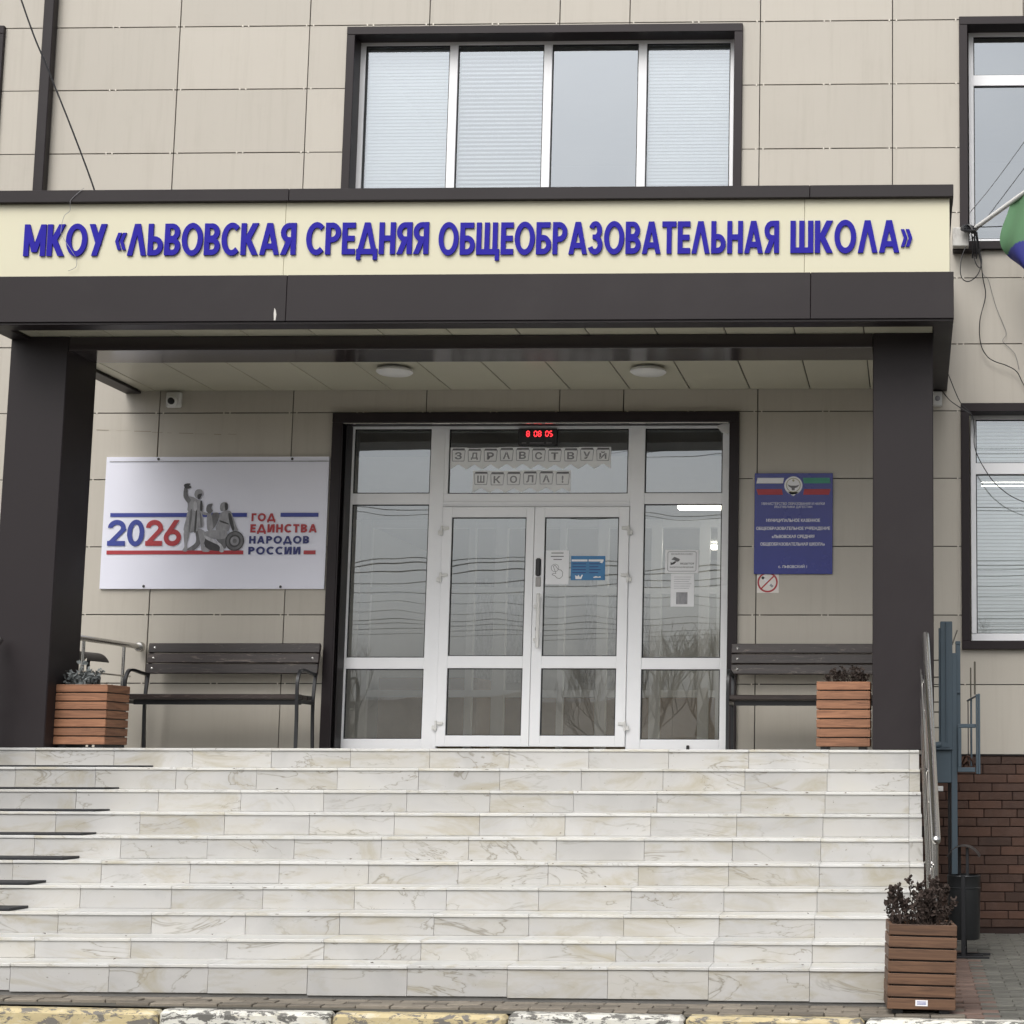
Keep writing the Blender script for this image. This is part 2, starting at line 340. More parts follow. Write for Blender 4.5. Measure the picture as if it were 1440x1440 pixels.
def glyph(ch, t=.2, b=.17):
    w = .62
    if ch == 'М': w = .82; return w, rc(0, 0, t, 1) + rc(w - t, 0, w, 1) + dg(w / 2 - t / 2, .12, 0.0, 1, t) + dg(w / 2 - t / 2, .12, w - t, 1, t)
    if ch == 'К': return .66, rc(0, 0, t, 1) + dg(.14, .50, .66 - t * 1.2, 1, t * 1.2) + dg(.66 - t * 1.2, 0, .14, .5, t * 1.2)
    if ch in 'О0': w = .80 if ch == 'О' else .60; return w, ring(w / 2, .5, w / 2, .52, t, b, 0, 360, 32)
    if ch == 'У': return .66, dg(.12, 0, .66 - t * 1.1, 1, t * 1.1) + dg(.27, .36, 0, 1, t * 1.1)
    if ch == '«': return .42, dg(0, .45, .11, .72, .13) + dg(.11, .18, 0, .45, .13) + dg(.18, .45, .29, .72, .13) + dg(.29, .18, .18, .45, .13)
    if ch == '»': return .42, dg(.11, .45, 0, .72, .13) + dg(0, .18, .11, .45, .13) + dg(.29, .45, .18, .72, .13) + dg(.18, .18, .29, .45, .13)
    if ch == 'Л': w = .72; return w, dg(0, 0, w / 2 - t / 2 - .01, 1, t) + dg(w - t, 0, w / 2 - t / 2 + .01, 1, t)
    if ch == 'А': w = .74; return w, dg(0, 0, w / 2 - t / 2 - .01, 1, t) + dg(w - t, 0, w / 2 - t / 2 + .01, 1, t) + rc(.17, .18, w - .17, .18 + b)
    if ch == 'Ь': return .58, rc(0, 0, t, 1) + bowl(t * .5, 0, .58, .60, t, b)
    if ch == 'В': return .60, rc(0, 0, t, 1) + bowl(t * .5, .46, .57, 1, t, b * .9) + bowl(t * .5, 0, .60, .56, t, b)
    if ch == 'С': return .68, ring(.40, .5, .40, .52, t, b, 48, 312, 26)
    if ch == 'Р': return .58, rc(0, 0, t, 1) + bowl(t * .5, .38, .58, 1, t, b)
    if ch == 'Я':
        p = rc(.58 - t, 0, .58, 1) + [[(.58 - x, y) for x, y in q][::-1] for q in bowl(t * .5, .38, .58, 1, t, b)] + dg(0, 0, .22, .46, t * 1.1); return .58, p
    if ch == 'Е': return .50, rc(0, 0, t, 1) + rc(t, 0, .50, b) + rc(t, .5 - b / 2, .47, .5 + b / 2) + rc(t, 1 - b, .50, 1)
    if ch == 'Д': w = .80; return w, dg(.06, b, w / 2 - t / 2 - .01, 1, t) + dg(w - t - .06, b, w / 2 - t / 2 + .01, 1, t) + rc(0, 0, w, b) + rc(0, -.17, t * .85, 0) + rc(w - t * .85, -.17, w, 0)
    if ch == 'Н': return .62, rc(0, 0, t, 1) + rc(.62 - t, 0, .62, 1) + rc(t, .5 - b / 2, .62 - t, .5 + b / 2)
    if ch == 'Б': return .60, rc(0, 0, t, 1) + rc(t, 1 - b, .55, 1) + bowl(t * .5, 0, .60, .60, t, b)
    if ch == 'Щ': w = .92; return w, rc(0, 0, t, 1) + rc(w / 2 - .04 - t / 2, 0, w / 2 - .04 + t / 2, 1) + rc(w - .08 - t, 0, w - .08, 1) + rc(0, 0, w, b) + rc(w - t * .85, -.18, w, 0)
    if ch == 'Ш': w = .84; return w, rc(0, 0, t, 1) + rc(w / 2 - t / 2, 0, w / 2 + t / 2, 1) + rc(w - t, 0, w, 1) + rc(0, 0, w, b)
    if ch == 'З': return .56, ring(.27, .74, .26, .28, t, b * .9, -90, 160, 16) + ring(.26, .29, .30, .31, t, b, -160, 90, 16) + rc(.16, .46, .28, .60)
    if ch == 'Т': return .56, rc(.28 - t / 2, 0, .28 + t / 2, 1) + rc(0, 1 - b, .56, 1)
    if ch == 'Г': return .48, rc(0, 0, t, 1) + rc(t, 1 - b, .48, 1)
    if ch == 'И': return .66, rc(0, 0, t, 1) + rc(.66 - t, 0, .66, 1) + dg(t * .6, .03, .66 - t * 1.6, .97, t)
    if ch == '2': return .62, ring(.31, .70, .31, .31, t, b, -25, 180, 20) + dg(0, b * .6, .46, .66, t * 1.25)[:1] + rc(0, 0, .62, b)
    if ch == '6': return .64, ring(.32, .32, .32, .33, t, b, 0, 360, 26) + dg(.02, .42, .36, 1, t * 1.15)
    return .3, []
def word(parent, s, x0, x1, z0, h, y, depth, mat, t=.2, b=.17, gap=.07, name='letter', track=None):
    gs = [(c, *glyph(c, t, b)) if c != ' ' else (' ', .22, []) for c in s]
    tot = sum(g[1] for g in gs) + gap * (len(gs) - 1); k = (x1 - x0) / tot; x = x0
    for c, gw, polys in gs:
        if polys:
            m = MB(); e = 0
            for p in polys:
                e += .00012
                P = [((px - gw / 2) * k, pz * h) for px, pz in p]; n = len(P)
                area = sum(P[i][0] * P[(i + 1) % n][1] - P[(i + 1) % n][0] * P[i][1] for i in range(n))
                if area < 0: P = P[::-1]
                m.q([(a, -depth - e, c_) for a, c_ in P])
                if depth > .002:
                    for i in range(n):
                        a, b_ = P[i], P[(i + 1) % n]; m.q([(a[0], -depth - e, a[1]), (a[0], 0, a[1]), (b_[0], 0, b_[1]), (b_[0], -depth - e, b_[1])])
            obj(name, m, mat, parent, loc=(x + gw * k / 2, y, z0))
        x += (gw + gap) * k
def poly(parent, pts, y, mat, name='print'):
    m = MB(); P = pts; n = len(P); area = sum(P[i][0] * P[(i + 1) % n][1] - P[(i + 1) % n][0] * P[i][1] for i in range(n))
    if area < 0: P = P[::-1]
    m.q([(a, 0, b) for a, b in P]); return obj(name, m, mat, parent, loc=(0, y, 0))
# ================================================================ SETTING: ground, road, kerb
def kl(x): return -5.19 - .04 * (x - 1.4)
def zg(x): return .045 - .0065 * max(-2, min(x, 9))
m = MB(); m.box(-400, 400, -400, 300, -.6, -.45); obj('ground', m, EARTH, kind='structure')
m = MB(); m.q([(-60, -14.5, -.14), (60, -14.5, -.14), (60, -5.3, -.14), (-60, -5.3, -.14)]); m.q([(-60, -30, -.1401), (60, -30, -.1401), (60, -14.5, -.14), (-60, -14.5, -.14)])
obj('road', m, ROAD, kind='structure')
m = MB(); m.box(-60, 60, -80, -30.02, -.44, -.10); obj('verge', m, EARTH, kind='structure')
pave = MB(); 
for i in range(-12, 20): pave.q([(i, kl(i) - .03, zg(i) - .012), (i + 1, kl(i + 1) - .03, zg(i + 1) - .012), (i + 1, .5, zg(i + 1) - .012), (i, .5, zg(i) - .012)])
pv = obj('pavement', pave, JOINT, kind='structure')
# paving setts: strip before the steps and the yard to the right of them
pm = MB(); pm.cbox(-.097, .097, -.047, .047, -.03, .004, .004); pme = pm.mesh('paver', PAV); pmr = pm.mesh('paver', PAVR); pmf = pm.mesh('paver', simple('paving_brown_lit', (.20, .175, .14), .85, var=.3, scale=12, rand=.35, bump=.3, dirt=.3, dirtcol=(.10, .085, .065)))  # front strip's paler brown paints in the light the shaded yard lacks
cells = []
def kl(x): return -5.19 - .04 * (x - 1.4)
for r in range(54):
    y = -.06 - r * .1
    for c in range(-14, 60):
        x = .9 + c * .2 + (.1 if r % 2 else 0)
        if x < -2 or x > 9.4 or y < kl(x) + .06: continue
        if y > -4.88 and x < 6.98: continue
        vis = (6.9 < x < 7.45 and y < -1.0) or (1.2 < x < 7.2 and y < -4.88)
        cells.append((0 if vis else 1, x, y))
near = sorted([c for c in cells if c[0] == 0], key=lambda c: c[2])
objs = near[:290]; rest = near[290:] + [c for c in cells if c[0]]
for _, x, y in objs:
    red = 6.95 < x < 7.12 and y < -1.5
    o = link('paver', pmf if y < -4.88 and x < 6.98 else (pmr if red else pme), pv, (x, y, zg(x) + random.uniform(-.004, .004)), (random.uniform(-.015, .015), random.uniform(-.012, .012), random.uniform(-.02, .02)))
m = MB()
for _, x, y in rest:
    z = zg(x) + random.uniform(-.004, .004); m.box(x - .096, x + .096, y - .046, y + .046, z - .03, z + .004)
obj('pavers', m, PAV, pv, kind='stuff')
kb = link('kerb', None, kind='structure')
for i in range(-3, 8):
    x0 = 2.42 + (i - 1) * 1.005; km = MB(); km.cbox(.006, .999, -.13, 0, -.30, .0, .022)
    me = km.mesh('kerb_stone', KWHI if i % 2 else KYEL)
    link('kerb_stone', me, kb, (x0, kl(x0), zg(x0) - .020 + .006 * (x0 - 1.4) + random.uniform(-.006, .006)), (random.uniform(-.01, .01), .0065, -.04))
# ================================================================ STAIRS
ZL = [1.52, 1.376, 1.217, 1.066, .912, .759, .614, .470, .336, .213]
YR = [-2.12 - .3 * k for k in range(10)]
stairs = link('stairs', None, kind='structure', label='wide flight of ten white marble steps up to the entrance')
XR = 6.765; SEAM = [-.52 + .6 * i for i in range(13)]
def xr(k): return 6.752 + .005 * k
core = MB()
for k in range(10):
    top = ZL[k] - .026; y1 = .3 if k == 0 else YR[k - 1] + .012
    core.box(-.5, 6.73, YR[k] + .014, y1 if k else .19, -.3, top)
obj('core', core, CONC, stairs)
edges = SEAM[:12] + [6.677]
def sx(k): return [e + .0012 * (k if k > 4 else 0) for e in edges] + [xr(k)]
for k in range(10):
    zb = ZL[k + 1] + .0005 if k < 9 else .04
    zt = ZL[k] - .0208
    ex = sx(k)
    cache = {}
    for i in range(len(ex) - 1):
        a, b = ex[i] + .0012, ex[i + 1] - .0012; wd = round(b - a, 3)
        zb2 = zb if k < 9 else zg(b) + .012 + random.uniform(0, .006)
        key = wd if k < 9 else (wd, i)
        if key not in cache:
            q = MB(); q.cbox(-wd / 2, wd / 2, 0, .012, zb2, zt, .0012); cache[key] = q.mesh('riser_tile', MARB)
        link('riser_tile', cache[key], stairs, ((a + b) / 2, YR[k] + random.uniform(-.0012, .0012), 0))
    # treads with a nosing
    y1 = (YR[k - 1] + .011) if k else -2.12 + .40
    cache = {}
    for i in range(len(ex) - 1):
        a, b = ex[i] + .0007, ex[i + 1] - .0007; wd = round(b - a, 3)
        if wd not in cache:
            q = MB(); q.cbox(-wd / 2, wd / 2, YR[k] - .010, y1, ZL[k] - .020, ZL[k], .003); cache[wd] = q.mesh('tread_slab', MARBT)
        link('tread_slab', cache[wd], stairs, ((a + b) / 2, random.uniform(-.0015, .0015), random.uniform(-.001, .001)))
q = MB(); q.cbox(-.297, .2985, -.2985, .2985, -.022, 0, .002); fm = q.mesh('floor_tile', MARBT)
for i in range(12):
    for j in range(4):
        y = -1.42 + j * .6
        if y > .0: break
        link('floor_tile', fm, stairs, (SEAM[i] + .3, y, ZL[0] - .001))
q = MB(); q.box(-.5, 6.73, -.82, .3, ZL[0] - .024, ZL[0] - .003); obj('threshold', q, CONC, stairs)
# cladding of the right flank
for k in range(10):
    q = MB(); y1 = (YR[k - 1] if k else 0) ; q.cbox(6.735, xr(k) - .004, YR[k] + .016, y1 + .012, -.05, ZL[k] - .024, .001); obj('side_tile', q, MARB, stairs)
lf = MB(); rl = random.Random(31)
for _ in range(46):
    k = rl.randint(1, 9); x, yv = rl.uniform(.4, 6.6), YR[k] + rl.uniform(.0, .26); z = ZL[k] + .004; a = rl.uniform(0, 6.28); q_ = rl.uniform(.004, .013)
    c_, s_ = math.cos(a) * q_, math.sin(a) * q_; lf.q([(x - c_, yv - s_, z), (x + s_, yv - c_, z + q_ * .5), (x + c_, yv + s_, z + rl.uniform(0, q_)), (x - s_, yv + c_, z + q_ * .6)])
obj('leaf_litter', lf, simple('leaf_scrap', (.07, .05, .035), .9), kind='stuff')
ch = MB()
for _ in range(60):
    k = rl.randint(1, 9); x = rl.uniform(.3, 6.6); yy = YR[k] - .0105; z = ZL[k] - rl.uniform(.001, .006); n_ = rl.randint(5, 7); w_, h_ = rl.uniform(.004, .022), rl.uniform(.002, .005)
    ch.q([(x + w_ * math.cos(6.283 * i / n_) * rl.uniform(.6, 1), yy, z - .003 + h_ * math.sin(6.283 * i / n_) * rl.uniform(.6, 1)) for i in range(n_)])
obj('nosing_chips', ch, simple('exposed_edge', (.20, .175, .14), .9), stairs, kind='stuff')
# rubber mats at the left end of the steps
MXE = [1.002, 0.88, 0.95, 0.994, 1.018, 0.937, 0.97]
MG = 'black rubber mats on the left end of the steps'
ML = ['black rubber mat on the second step from the top, at the left', 'black rubber mat on the third step from the top', 'black rubber mat on the fourth step from the top', 'black rubber mat on the fifth step from the top',
      'black rubber mat with a pale chip on its edge, sixth step from the top', 'black rubber mat on the seventh step from the top', 'lowest of the black rubber mats, its short end just in view']


for k in range(7):
    xe = MXE[k]
    y = YR[k + 1]
    q = MB(); q.cbox(-.38, xe, y + .004, y + .26, ZL[k + 1] + .001, ZL[k + 1] + .014 + (.004 if k > 3 else 0), .003)
    obj('step_mat', q, MATR, label=ML[k], cat='mat', group=MG)
# ================================================================ SCHOOL BUILDING
bld = thing('school_building', 'beige panel clad school building with brown window surrounds and brick plinth', 'building')
ROWS = [1.5 + .6 * i for i in range(14)]
XU = [-4.8, -3.6, -2.4, -1.2, 0, 1.2, 2.303, 3.498, 4.139, 5.33, 6.53, 7.713, 8.9, 10.1]
XLW = [-4.8, -3.6, -2.4, -1.2, 0, 1.2, 2.394, 3.582, 4.151, 5.341, 6.53, 7.713, 8.9, 10.1]
OPEN = [(1.60, 5.155, 1.4, 4.465), (1.585, 5.145, 5.98, 8.045), (7.16, 9.2, 5.98, 8.09), (7.16, 9.2, 2.435, 4.53), (-3.7, -1.65, 5.98, 8.09), (-3.7, -1.65, 2.435, 4.53)]
def sub(rects, o):
    out = []
    for (a, b, c, d) in rects:
        x0, x1, z0, z1 = o
        if x0 >= b or x1 <= a or z0 >= d or z1 <= c: out.append((a, b, c, d)); continue
        if a < x0: out.append((a, x0, c, d))
        if b > x1: out.append((x1, b, c, d))
        m0, m1 = max(a, x0), min(b, x1)
        if c < z0: out.append((m0, m1, c, z0))
        if d > z1: out.append((m0, m1, z1, d))
    return out
g = .0042; clips = MB()
for r in range(len(ROWS) - 1):
    X = XU if ROWS[r] >= 4.6 else XLW
    for c in range(len(X) - 1):
        full = (X[c] + g, X[c + 1] - g, ROWS[r] + g, ROWS[r + 1] - g); rs = [full]
        for o in OPEN: rs = sub(rs, o)
        rs = [q for q in rs if q[1] - q[0] > .012 and q[3] - q[2] > .012]
        if not rs: continue
        m = MB(); cx, cz = (full[0] + full[1]) / 2, (full[2] + full[3]) / 2
        for (a, b, c0, d) in rs:
            if len(rs) == 1 and rs[0] == full: m.cbox(a - cx, b - cx, 0, .012, c0 - cz, d - cz, .0022)
            else: m.box(a - cx, b - cx, 0, .012, c0 - cz, d - cz)
        obj('panel', m, PANEL, bld, loc=(cx, random.uniform(-.0012, .0012), cz), rot=(random.uniform(-.0012, .0012), 0, random.uniform(-.0008, .0008)))
        for xx in (X[c] + .035, (X[c] + X[c + 1]) / 2 - .02, (X[c] + X[c + 1]) / 2 + .035, X[c + 1] - .03):
            if any(o[0] - .02 < xx < o[1] + .02 and o[2] - .02 < ROWS[r] < o[3] + .02 for o in OPEN) or X[c + 1] - X[c] < .7: continue
            if ROWS[r] in (1.5,) : continue
            clips.box(xx - .006, xx + .006, -.0035, .004, ROWS[r] - .009, ROWS[r] + .009)
obj('panel_clips', clips, CLIP, bld, kind='stuff')
# backing wall with openings (solid behind the panels)
rs = [(-5, 10.3, -.3, 9.3)]
for o in OPEN: rs = sub(rs, (o[0] + .02, o[1] - .02, o[2] if o[2] > 2 else -1, o[3] - .02))
m = MB()
for (a, b, c, d) in rs: m.box(a, b, .022, .30, c, d)
obj('backing_wall', m, BACK, bld)
m = MB(); m.box(-5.05, 10.35, -.06, .36, 9.3, 9.42); obj('parapet_cap', m, BROWN, bld)
m = MB(); m.box(-5, 10.3, .3, 9.2, 9.2, 9.3); obj('roof', m, CONC, bld)
m = MB(); m.box(-5, -4.8, .31, 9.2, 0, 9.2); m.box(10.1, 10.3, .31, 9.2, 0, 9.2); m.box(-5, 10.3, 9.2, 9.4, 0, 9.2); obj('outer_wall', m, INTW, bld)
# brown brick plinth on the right (and left) of the stairs
BZ = [1.49, 1.418, 1.335, 1.260, 1.187, 1.113, 1.041, .967, .893, .805, .729, .650, .571, .495, .421, .345, .262, .190, .12, .05]
bme = {}
for i in range(len(BZ) - 1):
    hgt = round(BZ[i] - BZ[i + 1] - .007, 3); off = (.0, .13, .05, .19, .09)[i % 5] + random.uniform(-.02, .02)
    key = hgt
    if key not in bme:
        q = MB(); q.cbox(-.1375, .1375, 0, .012, -hgt / 2, hgt / 2, .003); bme[key] = q.mesh('brick', BRICK)
    x = 6.62 + off
    while x < 10.0:
        link('brick', bme[key], bld, (x + .14, -.012 + random.uniform(-.003, .002), (BZ[i] + BZ[i + 1]) / 2), (0, random.uniform(-.004, .004), 0)); x += .283
m = MB(); m.box(6.6, 10.3, 0, .02, -.1, 1.494); obj('plinth_backing', m, MORT, bld)
m = MB(); m.box(-5, -.5, -.01, .02, -.1, 1.494); obj('plinth_backing', m, MORT, bld)
m = MB()
for i in range(len(BZ) - 1):
    x = -4.9 + (.0, .13, .05, .19, .09)[i % 5]
    while x < -.80: m.box(x, x + .275, -.022, -.010, BZ[i + 1] + .0035, BZ[i] - .0035); x += .283
obj('bricks', m, BRICK, bld, kind='stuff')
m = MB(); m.box(6.6, 10.3, -.022, .01, 1.492, 1.500); obj('drip_edge', m, BROWN2, bld)
# ---- surrounds
def surround(x0, x1, z0, z1, fw_=.075, proj=.04, depth=.17, bottom=True):
    m = MB(); c = .003
    m.cbox(x0, x1, -proj, depth, z1 - fw_, z1, c)
    zb = z0 + fw_ if bottom else z0
    m.cbox(x0, x0 + fw_, -proj + .002, depth, zb, z1 - fw_ - .001, c); m.cbox(x1 - fw_, x1, -proj + .002, depth, zb, z1 - fw_ - .001, c)
    if bottom: m.cbox(x0 - .0, x1, -proj - .01, depth, z0, z0 + fw_ - .001, c)
    return m
def gasket(x0, x1, z0, z1, y, parent, t=.009):
    m = MB(); m.box(x0, x1, y, y + .02, z1 - t, z1); m.box(x0, x1, y, y + .02, z0, z0 + t * .8); m.box(x0, x0 + t, y, y + .02, z0 + t, z1 - t); m.box(x1 - t, x1, y, y + .02, z0 + t, z1 - t)
    return obj('gasket', m, GASK, parent)
def pane(x0, x1, z0, z1, y, parent, mat, tilt=0):
    m = MB(); cx, cz = (x0 + x1) / 2, (z0 + z1) / 2; a, b = (x1 - x0) / 2 - .002, (z1 - z0) / 2 - .002
    m.q([(-a, 0, -b), (a, 0, -b), (a, 0, b), (-a, 0, b)])
    return obj('pane', m, mat, parent, loc=(cx, y, cz), rot=(random.uniform(-.002, .002), 0, random.uniform(-.002, .002)))
def blind(x0, x1, z0, z1, y, parent, tilt, pitch=.032):
    m = MB(); z = z1; s = .017
    while z > z0:
        t = tilt + random.uniform(-.05, .05); dy, dz = s * math.cos(t), s * math.sin(t)
        m.q([(x0, y - dy, z - dz), (x1, y - dy, z - dz), (x1, y, z + .002), (x0, y, z + .002)]); m.q([(x0, y, z + .002), (x1, y, z + .002), (x1, y + dy, z + dz), (x0, y + dy, z + dz)])
        z -= pitch
    return obj('blind', m, BLIND, parent)
def room(x0, x1, z0, z1, y0, y1, wall=None):
    m = MB()
    m.q([(x0, y1, z0), (x1, y1, z0), (x1, y1, z1), (x0, y1, z1)]); m.q([(x0, y0, z0), (x0, y1, z0), (x0, y1, z1), (x0, y0, z1)]); m.q([(x1, y0, z0), (x1, y0, z1), (x1, y1, z1), (x1, y1, z0)])
    obj('interior_wall', m, wall or INTW, bld)
    m = MB(); m.q([(x0, y0, z0), (x0, y1, z0), (x1, y1, z0), (x1, y0, z0)]); obj('interior_floor', m, INTF, bld)
    m = MB(); m.q([(x0, y0, z1), (x1, y0, z1), (x1, y1, z1), (x0, y1, z1)]); obj('interior_ceiling', m, INTC, bld)
# upper middle window
sr = obj('window_surround', surround(1.557, 5.173, 5.95, 8.072), BROWN2, bld)
YW = .16
wf = MB(); t0 = .065
wf.cbox(1.622, 5.09, YW, YW + .06, 7.968, 8.012, .003); wf.cbox(1.622, 5.09, YW, YW + .06, 6.03, 6.10, .003)
mul = [(1.622, 1.678), (2.458, 2.535), (3.33, 3.406), (4.201, 4.279), (5.045, 5.09)]
for a, b in mul: wf.cbox(a, b, YW - .004, YW + .06, 6.1, 7.968, .003)
wo_ = obj('window', wf, WHITE, bld)
for i in range(4):
    a, b = mul[i][1], mul[i + 1][0]
    gasket(a, b, 6.10, 7.968, YW + .012, wo_); pane(a, b, 6.10, 7.968, YW + .022, wo_, GLW)
blind(1.69, 2.45, 6.1, 7.95, YW + .10, wo_, 1.2); blind(2.545, 3.32, 6.1, 7.93, YW + .09, wo_, .88, .040); blind(4.29, 5.04, 6.1, 7.95, YW + .10, wo_, 1.15)
room(1.2, 5.6, 5.9, 8.6, .31, 5.5)
# right and left windows
def side_window(x0, x1, z0, z1, zt, blinds, mirror=False):
    obj('window_surround', surround(x0, x1, z0, z1), BROWN2, bld)
    a, b = x0 + .09, x1 - .09; f = MB()
    f.cbox(a, b, YW, YW + .06, z1 - .112, z1 - .066, .003); f.cbox(a, b, YW, YW + .06, z0 + .085, z0 + .15, .003)
    f.cbox(a, b, YW - .003, YW + .06, zt - .05, zt + .05, .003)
    n = 2; xs = [a + (b - a) * i / n for i in range(n + 1)]
    for i, x in enumerate(xs):
        w_ = .045; l0 = max(a, x - (w_ if 0 < i < n else 0)); l1 = min(b, x + w_ if i < n else x)
        if i == n: l0 = b - w_
        f.cbox(l0, l1, YW - .006, YW + .06, z0 + .15, z1 - .112, .003)
    w_ = obj('window', f, WHITE, bld)
    for i in range(n):
        p0, p1 = xs[i] + .045, xs[i + 1] - .045
        for c, d in ((z0 + .15, zt - .05), (zt + .05, z1 - .112)):
            gasket(p0, p1, c, d, YW + .012, w_); pane(p0, p1, c, d, YW + .022, w_, GLW)
    if blinds: blind(a + .05, b - .05, z0 + .17, z1 - .13, YW + .11, w_, 1.0)
side_window(7.13, 9.23, 5.95, 8.115, 7.585, False); side_window(7.13, 9.23, 2.402, 4.562, 4.01, True)
side_window(-3.72, -1.62, 5.95, 8.115, 7.585, False); side_window(-3.72, -1.62, 2.402, 4.562, 4.01, True)
room(6.9, 9.8, 5.9, 8.6, .31, 5.5); room(6.9, 9.8, 2.2, 4.8, .31, 5.5); room(-4.2, -1.3, 5.9, 8.6, .31, 5.5); room(-4.2, -1.3, 2.2, 4.8, .31, 5.5)
m = MB(); m.box(7.35, 8.9, 1.0, 1.16, 4.00, 4.04); obj('light_tube', m, LAMP, bld)
m = MB(); m.box(7.4, 7.85, 2.0, 2.1, 6.72, 6.80); m.box(7.9, 8.5, 2.0, 2.1, 6.72, 6.80); obj('office_shelf', m, INTC, bld)
# door surround
obj('door_surround', surround(1.573, 5.183, 1.522, 4.49, .085, .05, .20, False), BROWN2, bld)
m = MB(); m.cbox(1.66, 5.09, -.035, -.005, 4.392, 4.402, .002); obj('drip_strip', m, STEEL, bld)
m = MB(); m.box(1.688, 1.694, .0, .17, 1.53, 4.40); m.box(1.66, 1.672, -.0525, -.05, 1.53, 4.4); obj('surround_seam', m, BROWN, bld)
# glazed entrance screen
YG = .17
f = MB(); c = .003; zb = 1.528
f.cbox(1.64, 1.712, YG, YG + .07, zb, 4.42, c); f.cbox(5.018, 5.08, YG, YG + .07, zb, 4.42, c)
f.cbox(2.404, 2.531, YG - .004, YG + .07, zb, 4.42, c); f.cbox(4.199, 4.326, YG - .004, YG + .07, zb, 4.42, c)
for a, b in ((1.712, 2.404), (4.326, 5.018)):
    f.cbox(a, b, YG, YG + .07, 4.382, 4.42, c); f.cbox(a, b, YG, YG + .07, 3.70, 3.799, c); f.cbox(a, b, YG, YG + .07, 2.237, 2.337, c); f.cbox(a, b, YG, YG + .07, zb, 1.625, c)
f.cbox(2.531, 4.199, YG, YG + .07, 4.380, 4.42, c); f.cbox(2.531, 4.199, YG, YG + .07, 3.679, 3.796, c); f.cbox(2.531, 4.199, YG - .008, YG, 3.70, 3.725, c)
f.cbox(2.531, 2.566, YG - .002, YG + .07, 3.796, 4.38, c); f.cbox(4.176, 4.199, YG - .002, YG + .07, 3.796, 4.38, c)
f.box(2.533, 4.197, YG + .0, YG + .2, 1.521, 1.536)
scr = obj('entrance_screen', f, WHITE, bld)
for (a, b, c_, d) in ((1.712, 2.404, 3.799, 4.382), (2.566, 4.176, 3.796, 4.38), (4.326, 5.018, 3.799, 4.382), (1.712, 2.404, 2.337, 3.70), (1.712, 2.404, 1.625, 2.237), (4.326, 5.018, 2.337, 3.70), (4.326, 5.018, 1.625, 2.237)):
    gasket(a, b, c_, d, YG + .010, scr); pane(a, b, c_, d, YG + .020, scr, GLD)
def leaf(x0, x1, p0, p1, hx, sgn):
    f = MB(); y = YG - .022
    f.cbox(x0, p0, y, YG + .06, 1.560, 3.674, .003); f.cbox(p1, x1, y, YG + .06, 1.560, 3.674, .003)
    for a, b in ((3.581, 3.674), (2.243, 2.350), (1.560, 1.656)): f.cbox(p0, p1, y + .0005, YG + .06, a, b, .003)
    f.box(p0, p1, y - .001, y, 1.610, 1.6105)
    o = obj('door_leaf', f, WHITE, bld)
    for a, b in ((2.35, 3.581), (1.656, 2.243)): gasket(p0, p1, a, b, y + .012, o); pane(p0, p1, a, b, y + .022, o, GLD)
    for z in (3.463, 3.045, 1.743):
        h = MB(); h.cbox(hx - .035, hx - .002, y - .018, y - .002, z - .038, z - .004, .003) if sgn > 0 else h.cbox(hx + .002, hx + .035, y - .018, y - .002, z - .038, z - .004, .003)
        h.cbox(hx, hx + .062, y - .016, y - .0005, z + .005, z + .032, .003) if sgn > 0 else h.cbox(hx - .062, hx, y - .016, y - .0005, z + .005, z + .032, .003)
        h.tube([(hx, y - .014, z - .045), (hx, y - .014, z + .04)], .010, 10); h.box(hx - .03 * 1, hx + .04, y - .017, y - .012, z - .002, z + .001)
        obj('hinge', h, WPLAS, o, smooth=False)
    return o
la = leaf(2.533, 3.353, 2.618, 3.283, 2.535, 1); lb = leaf(3.357, 4.197, 3.448, 4.108, 4.197, -1)
y = YG - .022
h = MB(); h.cbox(3.400, 3.432, y - .055, y - .035, 2.42, 2.90, .006); h.cbox(3.375, 3.425, y - .040, y, 2.77, 2.80, .003); h.cbox(3.375, 3.425, y - .040, y, 2.478, 2.505, .003); obj('handle', h, WPLAS, lb)
h = MB(); h.cbox(3.378, 3.425, y - .02, y, 3.055, 3.213, .011); h.box(3.392, 3.411, y - .0215, y - .02, 3.13, 3.165); obj('entry_reader', h, BLACK, lb)
h = MB(); h.cbox(3.38, 3.426, y - .012, y, 2.962, 3.045, .003); obj('lock_plate', h, simple('grey_plate', (.30, .29, .28), .4, metal=.5), lb)
h = MB(); h.lathe([(0, .004), (.007, .004), (.007, 0)], (3.395, y, 2.60), 10, 'Y'); h.box(3.388, 3.402, y - .004, y - .0002, 2.575, 2.60); obj('keyhole', h, BLACK, lb)
h = MB(); h.cbox(4.735, 4.76, YG - .03, YG - .0, 1.532, 1.575, .005); obj('door_stop', h, BLACK, bld)
# entrance hall: floor, inner vestibule screen, lit luminaires
room(.4, 6.2, 1.525, 4.155, .31, 8.8)
m = MB()
for a, b in ((.5, .62), (1.72, 1.80), (2.02, 2.16), (2.75, 2.82), (3.18, 3.30), (3.78, 3.9), (4.32, 4.44), (4.52, 4.60), (5.2, 5.32)):
    m.cbox(a, b, 4.5, 4.58, 1.53, 4.15, .004)
m.cbox(.5, 5.6, 4.51, 4.57, 3.30, 3.38, .004); m.cbox(.5, 5.6, 4.51, 4.57, 4.05, 4.15, .004); m.cbox(.5, 5.6, 4.51, 4.57, 2.15, 2.23, .004)
iv = obj('inner_screen', m, WHITE, bld)
m = MB(); m.cbox(.55, 1.7, 5.2, 5.9, 1.53, 2.4, .01); m.cbox(3.9, 5.9, 5.6, 6.1, 1.53, 2.25, .01); m.box(.42, 6.18, 8.7, 8.78, 1.53, 2.3); obj('hall_counter', m, INTB, bld)
